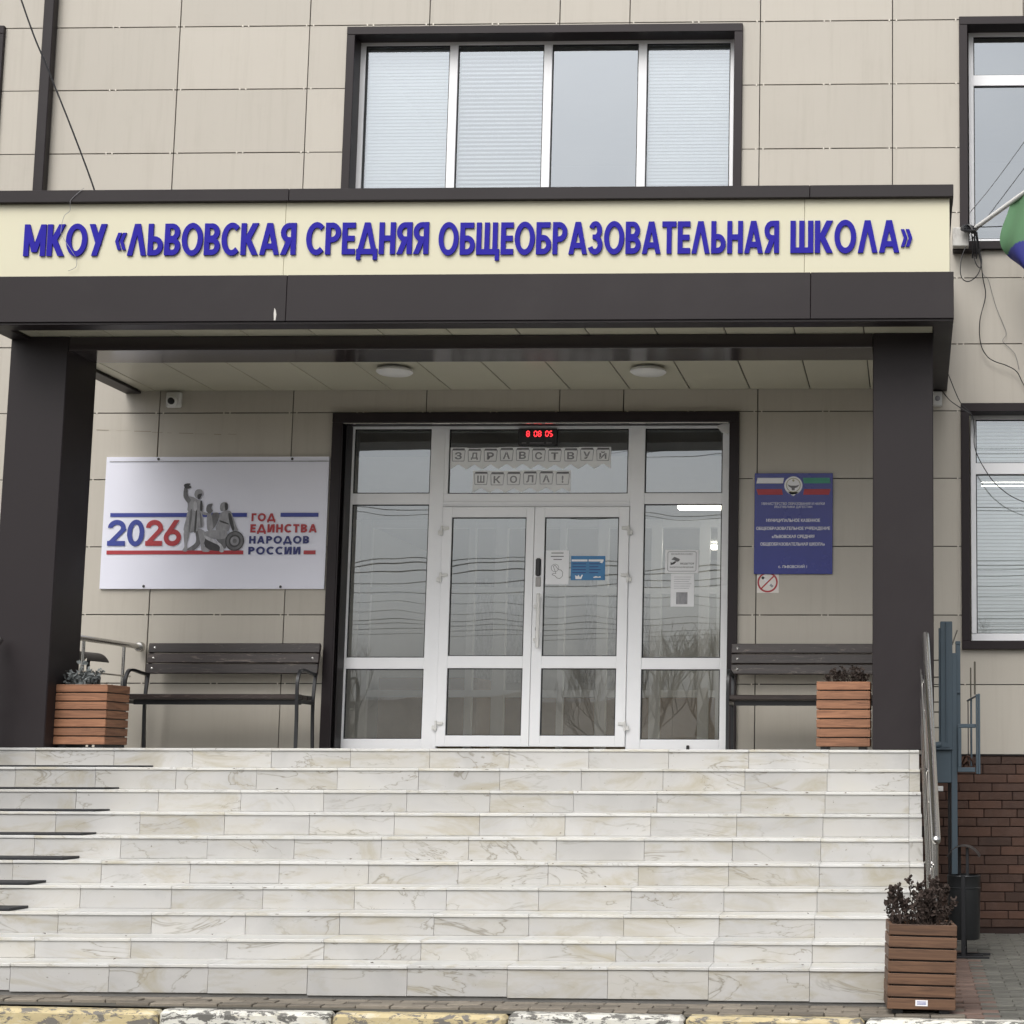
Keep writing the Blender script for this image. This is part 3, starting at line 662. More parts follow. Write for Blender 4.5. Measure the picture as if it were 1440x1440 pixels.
m = MB(); m.box(2.3, 3.2, 8.7, 8.79, 2.5, 3.9); m.box(4.2, 5.0, 8.7, 8.79, 2.5, 3.9); m.box(.8, 1.7, 8.7, 8.79, 2.5, 3.9); obj('hall_poster', m, PG[3], bld)
for (a, b, yy, zz) in ((4.23, 5.9, 3.25, 4.09), (4.21, 5.9, 6.7, 4.07), (4.9, 5.9, 5.6, 4.10)):  # last luminaire is out of view, added to brighten the hall
    m = MB(); m.cbox(a, b, yy, yy + .14, zz, zz + .05, .004); obj('luminaire', m, LAMP, bld)
m = MB(); m.cbox(5.5, 6.0, 1.4, 2.2, 1.53, 3.0, .01); obj('hall_cabinet', m, INTW, bld)
# downpipe
m = MB(); m.cbox(-1.232, -1.138, -.10, -.01, .3, 9.3, .006); 
for z in (2.2, 4.4, 8.8): m.box(-1.245, -1.125, -.106, .0, z, z + .03)
obj('downpipe', m, BROWN, bld)
sc_ = MB(); rs_ = random.Random(5); x = -.56
while x < .72:
    L_ = rs_.uniform(.04, .16); z = 4.345 - .036 * (x + .56) + rs_.uniform(-.004, .004); h_ = rs_.uniform(.002, .007)
    sc_.q([(x, -.0035, z), (x + L_, -.0035, z - h_ * .6), (x + L_, -.0035, z + h_ * .3), (x, -.0035, z + h_)]); x += L_ + rs_.uniform(.0, .07)
obj('scuff_mark', sc_, simple('scuff', (.33, .285, .22), .7), bld, kind='stuff')
# ================================================================ CANOPY
can = thing('entrance_canopy', 'brown clad entrance canopy on two square columns with cream fascia board', 'canopy')
YF = -2.62; CL, CR = -.315, 7.01
def segs(name, xs, y0, y1, z0, z1, mat, cc=.003):
    for a, b in zip(xs[:-1], xs[1:]):
        m = MB(); m.cbox(a + .0012, b - .0012, y0, y1, z0, z1, cc); obj(name, m, mat, can)
segs('cap_strip', [CL, 1.998, 5.938, CR + .004], YF - .012, YF + .25, 5.618, 5.712, BROWN)
segs('fascia_board', [CL + .02, 1.966, 5.898, 6.985], YF + .035, YF + .10, 5.044, 5.618, CREAM, .0015)
segs('fascia_beam', [CL, 2.012, 5.948, CR + .003], YF - .003, YF + .20, 4.690, 5.044, BROWN)
m = MB(); m.cbox(CL, CR - .002, YF + .012, YF + .19, 4.672, 4.6895, .002); obj('fascia_return', m, BROWN, can)
m = MB(); m.box(CL + .05, CR - .05, YF + .20, -.002, 5.05, 5.60); obj('canopy_body', m, BACK, can)
for a, b, sx_ in ((CL, CL + .14, 0), (CR - .145, CR, 1)):
    m = MB(); m.cbox(a, b, YF + .2015, -.004, 4.676, 4.697, .002); obj('edge_strip', m, BROWN, can)
    xa, xb = (a, a + .045) if sx_ == 0 else (b - .045, b)
    m = MB(); m.cbox(xa, xb, YF + .2015, -.004, 4.6975, 5.044, .002); m.cbox(xa + (.02 if sx_ == 0 else 0), xb - (.022 if sx_ else 0), YF + .10, -.004, 5.0445, 5.617, .002)
    obj('side_fascia', m, BROWN, can)
    m = MB(); m.cbox(xa, xb, YF + .252, -.004, 5.618, 5.712, .002); obj('side_cap', m, BROWN, can)
SX = [CL + .142] + [-.044 + .5315 * k for k in range(0, 13)] + [CR - .147]
for a, b in zip(SX[:-1], SX[1:]):
    m = MB(); m.cbox(a + .005, b - .005, YF + .20, -.003, 4.700, 4.712, .002); obj('soffit_panel', m, SOFF, can)
m = MB(); m.box(CL + .1, CR - .1, YF + .21, -.003, 4.713, 5.04); obj('ceiling_void', m, BACK, can)
for x0, x1 in ((-.315, .137), (6.402, 6.863)):
    m = MB(); m.cbox(x0, x1, -2.118, -1.60, 1.521, 4.699, .006)
    m.box(x0 + .02, x0 + .028, -2.1195, -2.118, 1.53, 4.69) if x0 > 0 else None
    o = obj('column', m, BROWN, can)
m = MB(); m.cbox(.139, 6.400, -2.112, -1.66, 4.588, 4.698, .004); obj('cross_beam', m, BROWNG, can)
m = MB()
for r0, z0, z1 in ((.012, 4.70, 4.80),): m.q([(1.925, 0, 4.695), (1.938, 0, 4.695), (1.943, 0, 4.74), (1.936, 0, 4.775), (1.925, 0, 4.79), (1.922, 0, 4.75)])
obj('dropping_stain', m, STAIN, can, loc=(0, YF - .0045, 0))
# lettering of the school name
ns = thing('school_name_sign', 'raised blue Cyrillic letters naming the school along the cream fascia', 'sign')
for s, a, b, z0, dz in (('МКОУ', -.025, .607, 5.208, .247), ('«ЛЬВОВСКАЯ', .675, 2.057, 5.208, .247), ('СРЕДНЯЯ', 2.135, 3.066, 5.208, .247), ('ОБЩЕОБРАЗОВАТЕЛЬНАЯ', 3.141, 5.708, 5.200, .249), ('ШКОЛА»', 5.793, 6.705, 5.199, .249)):
    word(ns, s, a, b, z0, dz, YF + .033, .014, BLUEL, t=.195, b=.172, gap=.055)
# ceiling lamps under the canopy
for (x, yv, l) in ((2.375, -.965, 'round white ceiling lamp under the canopy, on the side of the banner'), (4.502, -.935, 'round white ceiling lamp under the canopy, on the side of the blue plaque')):
    t = thing('ceiling_lamp', l, 'lamp', (x, yv, 4.70), group='round lamps under the canopy')
    m = MB(); m.lathe([(.0, -.002), (.10, -.002), (.105, -.03), (.0, -.03)], n=32); obj('lamp_base', m, WPLAS, t, True)
    m = MB(); m.lathe([(.105, -.018), (.148, -.026), (.152, -.045), (.13, -.062), (.06, -.072), (.0, -.074)], n=36); obj('lamp_shade', m, WPLAS, t, True)
# security dome camera
t = thing('security_camera', 'small white dome security camera on the wall left of the door, above the banner', 'camera', (.135, 0, 4.615))
m = MB(); m.cbox(-.068, .068, -.045, 0, -.07, .07, .012); obj('bracket', m, WPLAS, t)
m = MB(); m.lathe([(.0, .115), (.03, .11), (.047, .09), (.052, .065), (.052, .04)], (0, 0, -.012), 20, 'Y'); obj('housing', m, WPLAS, t, True)
m = MB(); m.lathe([(.0, .124), (.022, .120), (.032, .105), (.034, .09)], (.004, 0, -.022), 16, 'Y'); obj('lens', m, BLACK, t, True)
# alarm siren behind the right column
t = thing('alarm_box', 'small white box on the wall beneath the canopy corner, right of the right column', 'box', (6.925, 0, 4.60))
m = MB(); m.cbox(-.04, .04, -.06, 0, -.065, .065, .008); obj('housing', m, WPLAS, t); m = MB(); m.lathe([(0, .064), (.02, .064), (.024, .06)], n=14, axis='Y'); obj('lens', m, PG[2], t)
# door sensor
t = thing('door_sensor', 'white wedge shaped sensor at the top right corner of the entrance frame', 'sensor', (5.045, .12, 4.375))
m = MB(); v = [(-.075, 0, .01), (.05, 0, .05), (.05, 0, -.07), (.0, 0, -.04), (-.03, 0, -.04)]; m.q([(a, -.05, c) for a, _, c in v][::-1]); m.q([(a, .04, c) for a, _, c in v])
for i in range(5): a, b = v[i], v[(i + 1) % 5]; m.q([(a[0], -.05, a[2]), (b[0], -.05, b[2]), (b[0], .04, b[2]), (a[0], .04, a[2])])
obj('housing', m, WPLAS, t)
# ================================================================ BANNER, PLAQUE, NOTICES
bn = thing('banner', 'white vinyl banner reading 2026 in blue and red, left of the entrance', 'banner')
m = MB(); nx, nz = 40, 24; X0, X1, Z0, Z1 = -.441, 1.552, 2.926, 4.100
for j in range(nz + 1):
    for i in range(nx + 1):
        u, v = i / nx, j / nz; x = X0 + (X1 - X0) * u; z = Z0 + (Z1 - Z0) * v
        crease = .0035 * math.sin((u * 2.1 - v * 1.1) * 9) * max(0, 1 - v * 3.2) * math.exp(-((u - .48) / .12) ** 2) * 2
        m.v.append((x, -.026 - crease - .002 * math.sin(u * 5 + v * 2), z))
for j in range(nz):
    for i in range(nx): a = j * (nx + 1) + i; m.f.append((a, a + 1, a + nx + 2, a + nx + 1)); m.mi.append(0)
o = obj('sheet', m, BANNER, bn)
for p in o.data.polygons: p.use_smooth = True
m = MB(); m.box(X0, X1, -.014, 0, Z0, Z0 + .02); m.box(X0, X1, -.014, 0, Z1 - .02, Z1); m.box(X0, X0 + .02, -.014, 0, Z0 + .02, Z1 - .02); m.box(X1 - .02, X1, -.014, 0, Z0 + .02, Z1 - .02); obj('edging', m, PWHITE, bn)
YB = -.0325
bw, bh = X1 - X0, Z1 - Z0
def bx(px): return X0 + bw * (px - 30) / (1355 - 30)      # banner measures in its own print grid
def bz(py): return Z1 - bh * (py - 48) / (840 - 48)
def brect(a, b, c, d, mat, name='print', yy=YB): return poly(bn, [(bx(a), bz(d)), (bx(b), bz(d)), (bx(b), bz(c)), (bx(a), bz(c))], yy, mat, name)
brect(50, 1358, 74, 79, PG[2], 'hem_line')
for a, b in ((72, 883), (1082, 1306)): brect(a, b, 387, 411, PBLUE, 'stripe')
for a, b in ((62, 872), (1228, 1298)): brect(a, b, 612, 635, PRED, 'stripe')
zz = bz(584); hh = bz(430) - zz
word(bn, '20', bx(63), bx(281), zz, hh, YB, .0004, PBLUE, t=.17, b=.19, gap=.06, name='digit')
word(bn, '26', bx(289), bx(500), zz, hh, YB, .0004, PRED, t=.17, b=.19, gap=.05, name='digit')
for s, a, b, c, d, mt_ in (('ГОД', 911, 1053, 390, 437, PRED), ('ЕДИНСТВА', 907, 1300, 455, 505, PRED), ('НАРОДОВ', 903, 1258, 526, 571, PNAVY), ('РОССИИ', 901, 1209, 590, 636, PNAVY)):
    word(bn, s, bx(a), bx(b), bz(d), bz(c) - bz(d), YB, .0004, mt_, t=.20, b=.23, gap=.13)
# plain grey figure group printed between the numerals and the text (generic stand-in)
def blob(pts, sh, dy): poly(bn, [(bx(a), bz(b)) for a, b in pts], YB - dy, PG[sh], 'figure_print')
def zp(px, py): return (140 + 0) , 0
K = lambda x, y: (423 + x * .4118, 127 + y * .4118)   # print grid of the figures
def blobk(pts, sh, dy):
    n = len(pts); out = []
    for i in range(n):
        a, b, c, d = (Vector(pts[(i + j) % n]) for j in (-1, 0, 1, 2))
        for k in range(4):
            t_ = k / 4; q = .5 * ((2 * b) + (c - a) * t_ + (2 * a - 5 * b + 4 * c - d) * t_ * t_ + (3 * b - a - 3 * c + d) * t_ ** 3); out.append(K(q.x, q.y))
    blob(out, sh, dy)
blobk([(225, 905), (300, 905), (292, 1000), (275, 1090), (282, 1185), (215, 1180), (240, 1120), (228, 1010)], 2, .0006)      # rear leg
blobk([(420, 860), (520, 900), (535, 1010), (520, 1100), (610, 1185), (500, 1188), (470, 1080), (440, 960)], 2, .0007)      # front leg
blobk([(390, 900), (440, 900), (470, 1070), (380, 1170), (280, 1160), (400, 1060)], 1, .0005)
blobk([(280, 600), (450, 600), (500, 820), (430, 850), (400, 900), (225, 905), (245, 720)], 2, .0009)                      # tunic skirt
blobk([(300, 610), (330, 610), (310, 890), (290, 895)], 1, .0011); blobk([(380, 610), (400, 610), (395, 890), (370, 890)], 0, .0011); blobk([(440, 620), (470, 700), (480, 820), (455, 820)], 1, .0011)
blobk([(245, 400), (330, 400), (400, 440), (460, 460), (470, 600), (275, 610), (260, 520)], 2, .0010); blobk([(345, 470), (385, 480), (390, 590), (350, 590)], 3, .0012); blobk([(440, 460), (465, 470), (470, 595), (440, 590)], 0, .0012)
blobk([(200, 250), (240, 260), (245, 340), (270, 400), (300, 440), (270, 490), (225, 450), (190, 380)], 1, .0011)            # raised arm
blobk([(190, 220), (235, 200), (280, 205), (270, 230), (300, 255), (245, 280), (205, 262)], 0, .0012)
blobk([(355, 320), (385, 290), (440, 290), (465, 320), (460, 370), (430, 410), (385, 420), (350, 380)], 2, .0013); blobk([(395, 370), (455, 350), (440, 410), (405, 430)], 0, .0014)
blobk([(460, 600), (540, 630), (600, 620), (600, 650), (520, 665), (480, 650)], 2, .0010); blobk([(540, 520), (600, 495), (618, 505), (600, 560), (625, 600), (580, 640), (530, 600)], 1, .0012)
blobk([(545, 650), (600, 640), (640, 860), (560, 880)], 2, .0008); blobk([(620, 640), (720, 640), (700, 760), (640, 860), (610, 760)], 1, .0007)
blobk([(730, 640), (850, 600), (900, 640), (960, 800), (1000, 890), (930, 900), (880, 760), (860, 900), (680, 880), (720, 740)], 2, .0009); blobk([(740, 740), (850, 780), (850, 800), (735, 760)], 0, .0011)
blobk([(850, 640), (890, 660), (945, 850), (920, 890), (870, 760)], 0, .0011)
blobk([(735, 500), (780, 475), (830, 490), (838, 570), (800, 600), (745, 605), (725, 560)], 2, .0010); blobk([(790, 490), (830, 500), (838, 570), (805, 590)], 0, .0012)
blobk([(520, 910), (700, 880), (840, 900), (820, 1000), (700, 1010), (560, 985)], 2, .0010); blobk([(530, 960), (760, 1080), (810, 1190), (750, 1195), (740, 1110), (560, 1020)], 3, .0012)
blobk([(530, 1000), (740, 1110), (760, 1185), (560, 1150)], 0, .0006); blobk([(690, 990), (850, 980), (830, 1150), (750, 1080)], 1, .0008)
for rr, sh, dy in ((135, 0, .0014), (120, 1, .0015), (85, 0, .0016), (62, 2, .0017), (30, 1, .0018)):
    blobk([(960 + rr * math.cos(a * math.pi / 12), 1040 + rr * 1.07 * math.sin(a * math.pi / 12)) for a in range(24)], sh, dy)
for a, b in ((340, 61), (1137, 62), (293, 825), (1100, 828)): m = MB(); m.lathe([(0, .004), (.009, .003), (.012, 0)], (bx(a), YB, bz(b)), 12, 'Y'); obj('screw', m, PG[0], bn)
# plaque
pq = thing('plaque', 'blue plaque with white lettering and flag stripes, right of the entrance', 'sign')
PX0, PX1, PZ0, PZ1 = 5.323, 6.008, 3.056, 3.944
m = MB(); m.cbox(PX0, PX1, -.022, -.006, PZ0, PZ1, .002); obj('plate', m, SIGNB, pq)
m = MB()
for x in (PX0 + .05, PX1 - .05):
    for z in (PZ0 + .05, PZ1 - .05): m.lathe([(.012, .005), (.012, -.001)], (x, -.001, z), 10, 'Y')
obj('spacer', m, STEEL, pq)
def ppx(x): return PX0 + (PX1 - PX0) * (x - 155) / (942 - 155)
def ppz(y): return PZ1 - (PZ1 - PZ0) * (y - 110) / (1130 - 110)
def pp(pts, mat, dy=0, name='print'): return poly(pq, [(ppx(a), ppz(b)) for a, b in pts], -.0228 - dy, mat, name)
pp([(184, 158), (450, 158), (440, 214), (173, 214)], PWHITE); pp([(640, 158), (908, 158), (920, 214), (650, 214)], PGREEN)
pp([(173, 272), (430, 272), (440, 330), (190, 330)], PRED); pp([(655, 272), (920, 272), (905, 330), (645, 330)], PRED)
pp([(545 + 92 * math.cos(R(a)), 235 + 92 * math.sin(R(a))) for a in range(0, 360, 15)], PWHITE, 0, 'emblem'); pp([(490, 300), (600, 300), (545, 345)], PWHITE, 0, 'emblem')
EMB = simple('emblem_gold', (.42, .40, .28), .4)
pp([(545 + 74 * math.cos(R(a)), 232 + 74 * math.sin(R(a))) for a in range(0, 360, 18)], EMB, .0002, 'emblem'); pp([(545 + 66 * math.cos(R(a)), 232 + 66 * math.sin(R(a))) for a in range(0, 360, 18)], PWHITE, .0004, 'emblem')
pp([(485, 225), (520, 238), (570, 238), (608, 228), (585, 255), (560, 262), (558, 285), (530, 285), (528, 262), (505, 250)], PG[1], .0006, 'emblem'); pp([(545 + 12 * math.cos(R(a)), 185 + 12 * math.sin(R(a))) for a in range(0, 360, 40)], EMB, .0006, 'emblem')
for s_, a, b, yy, hgt in (('МИНИСТЕРСТВО ОБРАЗОВАНИЯ И НАУКИ', 228, 862, 420, 24), ('РЕСПУБЛИКИ ДАГЕСТАН', 358, 735, 455, 24)):
    text(pq, s_, ppx(a), ppx(b), ppz(yy), -.0229, PWHITE, h=.024, bold=0)
for s_, a, b, yy in (('МУНИЦИПАЛЬНОЕ КАЗЕННОЕ', 275, 815, 592), ('ОБЩЕОБРАЗОВАТЕЛЬНОЕ УЧРЕЖДЕНИЕ', 175, 915, 673), ('«ЛЬВОВСКАЯ СРЕДНЯЯ', 332, 760, 755), ('ОБЩЕОБРАЗОВАТЕЛЬНАЯ ШКОЛА»', 218, 865, 832)):
    text(pq, s_, ppx(a), ppx(b), ppz(yy), -.0229, PWHITE, h=.034, bold=.022)
text(pq, 'с. ЛЬВОВСКИЙ 1', ppx(400), ppx(687), ppz(1052), -.0229, PWHITE, h=.032, bold=.012)
# no smoking sticker
st = thing('no_smoking_sticker', 'small square no smoking sticker under the blue plaque', 'sticker')
m = MB(); m.cbox(5.350, 5.541, -.0045, -.0015, 2.892, 3.075, .001); obj('backing', m, simple('sticker_white', (.80, .76, .72), .5), st)
cx, cz, rr = 5.443, 2.985, .089
m = MB()
for i in range(32):
    a, b = 2 * math.pi * i / 32, 2 * math.pi * (i + 1) / 32
    m.q([(cx + rr * math.cos(a), 0, cz + rr * math.sin(a)), (cx + (rr - .015) * math.cos(a), 0, cz + (rr - .015) * math.sin(a)), (cx + (rr - .015) * math.cos(b), 0, cz + (rr - .015) * math.sin(b)), (cx + rr * math.cos(b), 0, cz + rr * math.sin(b))][::-1])
obj('ring', m, PRED, st, loc=(0, -.0050, 0))
def rot2(pts, ang, c0): return [(c0[0] + x * math.cos(ang) - y * math.sin(ang), c0[1] + x * math.sin(ang) + y * math.cos(ang)) for x, y in pts]
poly(st, rot2([(-.045, -.008), (.058, -.008), (.058, .010), (-.045, .010)], R(-42), (cx, cz)), -.0053, PWHITE, 'cigarette'); poly(st, rot2([(-.068, -.010), (-.045, -.010), (-.045, .012), (-.068, .012)], R(-42), (cx, cz)), -.0056, PBLK, 'cigarette')
poly(st, rot2([(.03, -.009), (.060, -.009), (.060, .011), (.03, .011)], R(-42), (cx, cz)), -.0058, PG[2], 'cigarette')
poly(st, rot2([(-.078, -.006), (.078, -.006), (.078, .006), (-.078, .006)], R(45), (cx, cz)), -.0062, PRED, 'bar')
# notices on the glass
def sheet(name, label, cat, x0, x1, z0, z1, mat, y=None):
    t = thing(name, label, cat); m = MB(); yy = y if y is not None else YG + .012
    m.box(x0, x1, yy - .0012, yy, z0, z1); obj('sheet', m, mat, t); return t, yy - .0018
yl = YG - .022 + .018
t, yy = sheet('paper_notice', 'white paper notice with a pointing hand drawing on the right door leaf', 'notice', 3.463, 3.668, 2.983, 3.286, PAPER, yl)
for a, b, z in ((3.51, 3.618, 3.262), (3.505, 3.62, 3.232), (3.53, 3.605, 3.205)): poly(t, [(a, z - .004), (b, z - .004), (b, z + .004), (a, z + .004)], yy, PG[1], 'print')
def outline(pts, y, mat, wd, parent, close=True):
    m = MB(); n = len(pts)
    for i in range(n if close else n - 1):
        a, b = Vector(pts[i]), Vector(pts[(i + 1) % n]); d = (b - a).normalized(); nn = Vector((-d.y, d.x)) * wd / 2
        m.q([(a.x - nn.x, -i * 2e-5, a.y - nn.y), (b.x - nn.x, -i * 2e-5, b.y - nn.y), (b.x + nn.x, -i * 2e-5, b.y + nn.y), (a.x + nn.x, -i * 2e-5, a.y + nn.y)])
    return obj('print', m, mat, parent, loc=(0, y, 0))
outline([(3.545 + .034 * math.cos(R(a)), 3.13 + .034 * math.sin(R(a))) for a in range(0, 360, 30)], yy, PG[2], .004, t)
outline([(3.53, 3.145), (3.545, 3.155), (3.575, 3.115), (3.60, 3.11), (3.615, 3.09), (3.612, 3.055), (3.59, 3.035), (3.565, 3.04), (3.545, 3.06), (3.52, 3.07), (3.53, 3.082), (3.555, 3.08)], yy, PG[1], .004, t)
t, yy = sheet('blue_poster', 'small blue poster with white headings on the right door leaf', 'poster', 3.686, 3.990, 3.021, 3.236, PCYAN, yl)
for a, b, z, hgt in ((3.692, 3.832, 3.196, .018), (3.842, 3.975, 3.196, .018)): poly(t, [(a, z - hgt / 2), (b, z - hgt / 2), (b, z + hgt / 2), (a, z + hgt / 2)], yy, PWHITE, 'print')
for k in range(4):
    for a, b in ((3.70, 3.82), (3.85, 3.95 - .02 * (k % 2))): z = 3.166 - k * .026; poly(t, [(a, z - .003), (b, z - .003), (b, z + .003), (a, z + .003)], yy, PNAVY, 'print')
for pts in ([(3.73, 3.03), (3.725, 3.065), (3.745, 3.055), (3.755, 3.07), (3.77, 3.045), (3.785, 3.07), (3.795, 3.068), (3.78, 3.03)], [(3.885, 3.048), (3.91, 3.058), (3.93, 3.05), (3.95, 3.056), (3.955, 3.044), (3.89, 3.04)], [(3.94, 3.178), (3.965, 3.172), (3.975, 3.20), (3.955, 3.19)]): poly(t, pts, yy - .0004, PWHITE, 'print')
t, yy = sheet('camera_notice', 'white notice with a camera drawing on the right sidelight', 'notice', 4.519, 4.816, 3.083, 3.292, PAPER)
outline([(4.543, 3.11), (4.543, 3.268), (4.553, 3.275), (4.785, 3.275), (4.794, 3.268), (4.794, 3.11), (4.785, 3.102), (4.553, 3.102)], yy, PG[1], .004, t)
text(t, 'ВНИМАНИЕ!', 4.575, 4.765, 3.254, yy - .0004, PG[1], h=.016); text(t, 'ВЕДЕТСЯ', 4.655, 4.775, 3.168, yy - .0004, PG[0], h=.018, bold=.02); text(t, 'ВИДЕОНАБЛЮДЕНИЕ', 4.562, 4.772, 3.136, yy - .0004, PG[0], h=.015, bold=.01)
poly(t, [(4.575, 3.205), (4.60, 3.23), (4.65, 3.21), (4.645, 3.192), (4.625, 3.185), (4.60, 3.20)], yy - .0004, PG[1]); poly(t, [(4.568, 3.155), (4.60, 3.165), (4.62, 3.185), (4.608, 3.192), (4.58, 3.175), (4.568, 3.185)], yy - .0006, PG[0])
t, yy = sheet('printed_notice', 'white printed sheet below the camera notice on the right sidelight', 'notice', 4.573, 4.781, 2.788, 3.078, PAPER)
for k in range(6): z = 3.05 - k * .020; poly(t, [(4.60, z - .002), (4.755 - .01 * (k % 3), z - .002), (4.755 - .01 * (k % 3), z + .002), (4.60, z + .002)], yy, PG[3], 'print')
poly(t, [(4.622, 2.81), (4.722, 2.81), (4.722, 2.915), (4.622, 2.915)], yy - .0003, PG[2], 'print')
# garlands
SER = [('З', 1), ('Д', 1), ('Р', 1), ('А', 1), ('В', 1), ('С', 1), ('Т', 1), ('В', 1), ('У', 1), ('Й', 1)]
GP = simple('garland_paper', (.90, .91, .92), .7, var=.05)
def garland(label, s, x0, x1, z1, zm, zb_):
    t = thing('letter_garland', label, 'garland', group='paper letter garlands on the transom glass'); n = len(s); w_ = (x1 - x0) / n; yy = YG + .017
    for i, ch in enumerate(s):
        a = x0 + i * w_; m = MB()
        dz = -.004 * math.sin(i * 1.3)
        m.q([(a, 0, z1 + dz), (a, 0, zb_ + dz), (a + w_ * .5, 0, zm + dz)][::1]); m.q([(a, 0, z1 + dz), (a + w_ * .5, 0, zm + dz), (a + w_, 0, zb_ + dz), (a + w_, 0, z1 + dz)])
        pn = obj('pennant', m, GP, t, loc=(0, yy, 0))
        zc = (z1 + zm) / 2 + .0 + dz
        tx = text(pn, ch, a + w_ * .28, a + w_ * .72, zc, -.0008, PG[2], h=.066 if ch != '!' else .066, bold=.03) if ch != '!' else text(pn, ch, a + w_ * .45, a + w_ * .56, zc, -.0008, PG[2], h=.066, bold=.03)
        o_ = outline([(a + w_ * .14, zc - .048), (a + w_ * .86, zc - .048), (a + w_ * .92, zc + .05), (a + w_ * .10, zc + .05)], -.0006, PG[3], .007, pn); poly(pn, [(a + w_ * .12, zc + .052), (a + w_ * .9, zc + .052), (a + w_ * .88, zc + .066), (a + w_ * .16, zc + .066)], -.001, PG[1], 'print')
garland('white paper garland reading ЗДРАВСТВУЙ, the upper and longer one above the doors', 'ЗДРАВСТВУЙ', 2.575, 4.018, 4.215, 4.065, 4.018)
garland('white paper garland reading ШКОЛА!, the lower and shorter one above the doors', 'ШКОЛА!', 2.783, 3.662, 4.006, 3.850, 3.808)
# digital clock
t = thing('digital_clock', 'black digital clock with red digits on the glass over the doors', 'clock', (3.363, YG - .022, 4.306))
m = MB(); m.cbox(-.175, .175, 0, .04, -.075, .073, .005); obj('case', m, BLACK, t)
SEG = {'8': 'abcdefg', '0': 'abcdef', '5': 'afgcd', ' ': ''}
def digit(ch, x, z, w_, h_):
    on, off = MB(), MB(); k = .006
    geo = {'a': (0, h_, w_, h_), 'd': (0, 0, w_, 0), 'g': (0, h_ / 2, w_, h_ / 2), 'f': (0, h_ / 2, 0, h_), 'b': (w_, h_ / 2, w_, h_), 'e': (0, 0, 0, h_ / 2), 'c': (w_, 0, w_, h_ / 2)}
    for s_, (a, b, c, d) in geo.items():
        tgt = on if s_ in SEG[ch] else off
        if b == d: tgt.box(x + a + k * .7, x + c - k * .7, -.003, -.0005, z + b - k / 2, z + b + k / 2)
        else: tgt.box(x + a - k / 2, x + a + k / 2, -.003, -.0005, z + b + k * .7, z + d - k * .7)
    if on.v: obj('digit', on, REDE, t)
    if off.v: obj('digit_segment', off, REDD, t)
for ch, x in ((' ', -.135), ('8', -.098), ('0', -.03), ('8', .006), ('0', .072), ('5', .108)): digit(ch, x, .002, .024, .046)
m = MB()
for a, b in ((-.14, -.10), (-.07, .06), (.08, .13)): m.box(a, b, -.0015, -.0002, -.062, -.054)
obj('marking', m, PG[1], t)
# ================================================================ BENCHES
def bench():
    t = thing('bench', 'dark wooden bench with steel side frames under the banner', 'bench', (0, 0, 1.52), group='benches against the entrance wall')
    L_ = 1.50
    for i, (z0, z1, yy) in enumerate(((.832, .915, -.135), (.742, .825, -.155), (.650, .735, -.175))):
        m = MB(); m.cbox(-L_ / 2 - .0, L_ / 2, -.035, 0, -(z1 - z0) / 2, (z1 - z0) / 2, .005); o = obj('back_slat', m, BENCHW, t, loc=(.775, yy, (z0 + z1) / 2), rot=(R(-9), 0, 0))
        for sx_ in (-1, 1):
            if i != 1 and sx_ == 1: continue
            b = MB(); b.lathe([(0, .008), (.008, .007), (.013, .002), (.013, 0)], (sx_ * (L_ / 2 - .055), -.035, .0), 12, 'Y'); obj('bolt', b, STEEL, o, True)
    for i, yy in enumerate((-.625, -.50, -.375)):
        m = MB(); m.cbox(-L_ / 2 + .01, L_ / 2 - .01, -.055, .055, -.02, .02, .005); obj('seat_slat', m, BENCHW, t, loc=(.775, yy + .02, .438 + .004 * (i == 0)))
    m = MB(); m.cbox(.10, 1.52, -.60, -.575, .375, .415, .003); obj('front_rail', m, BLACKM, t)
    for x in (.045, 1.505):
        def strap(pts, wd=.045, th=.010):
            mm = MB(); P = smoothpts(pts, 5); n = len(P); base = len(mm.v)
            for i, p in enumerate(P):
                tt = (P[min(i + 1, n - 1)] - P[max(0, i - 1)]).normalized(); nn = Vector((0, -tt.z, tt.y)) * th / 2 * 2.4
                for sx_, q in ((-1, 1), (1, 1), (1, -1), (-1, -1)): mm.v.append(tuple(p + Vector((sx_ * wd / 2 * .55, 0, 0)) + nn * q))
            for i in range(n - 1):
                for k in range(4): k2 = (k + 1) % 4; mm.f.append((base + i * 4 + k, base + i * 4 + k2, base + i * 4 + 4 + k2, base + i * 4 + 4 + k)); mm.mi.append(0)
            mm.f.append((base, base + 1, base + 2, base + 3)); mm.mi.append(0); mm.f.append(tuple(base + (n - 1) * 4 + k for k in (3, 2, 1, 0))); mm.mi.append(0)
            return mm
        o = obj('front_leg', strap([(x, -.64, 0), (x, -.645, .25), (x, -.66, .45), (x, -.655, .58), (x, -.60, .655), (x, -.50, .668), (x, -.36, .655), (x, -.21, .645)]), BLACKM, t)
        o = obj('rear_leg', strap([(x, -.20, 0), (x, -.225, .20), (x, -.235, .42), (x, -.205, .60), (x, -.15, .78), (x, -.115, .905)]), BLACKM, t)
        m = MB(); m.cbox(x - .012, x + .012, -.64, -.23, .385, .415, .003); obj('seat_bracket', m, BLACKM, t)
    return t
b1 = bench(); b1.location = (.06, 0, 1.521)
b2 = copy_tree(b1, loc=(5.125, 0, 1.521), label='dark wooden bench with steel side frames beneath the blue plaque, partly behind the column')
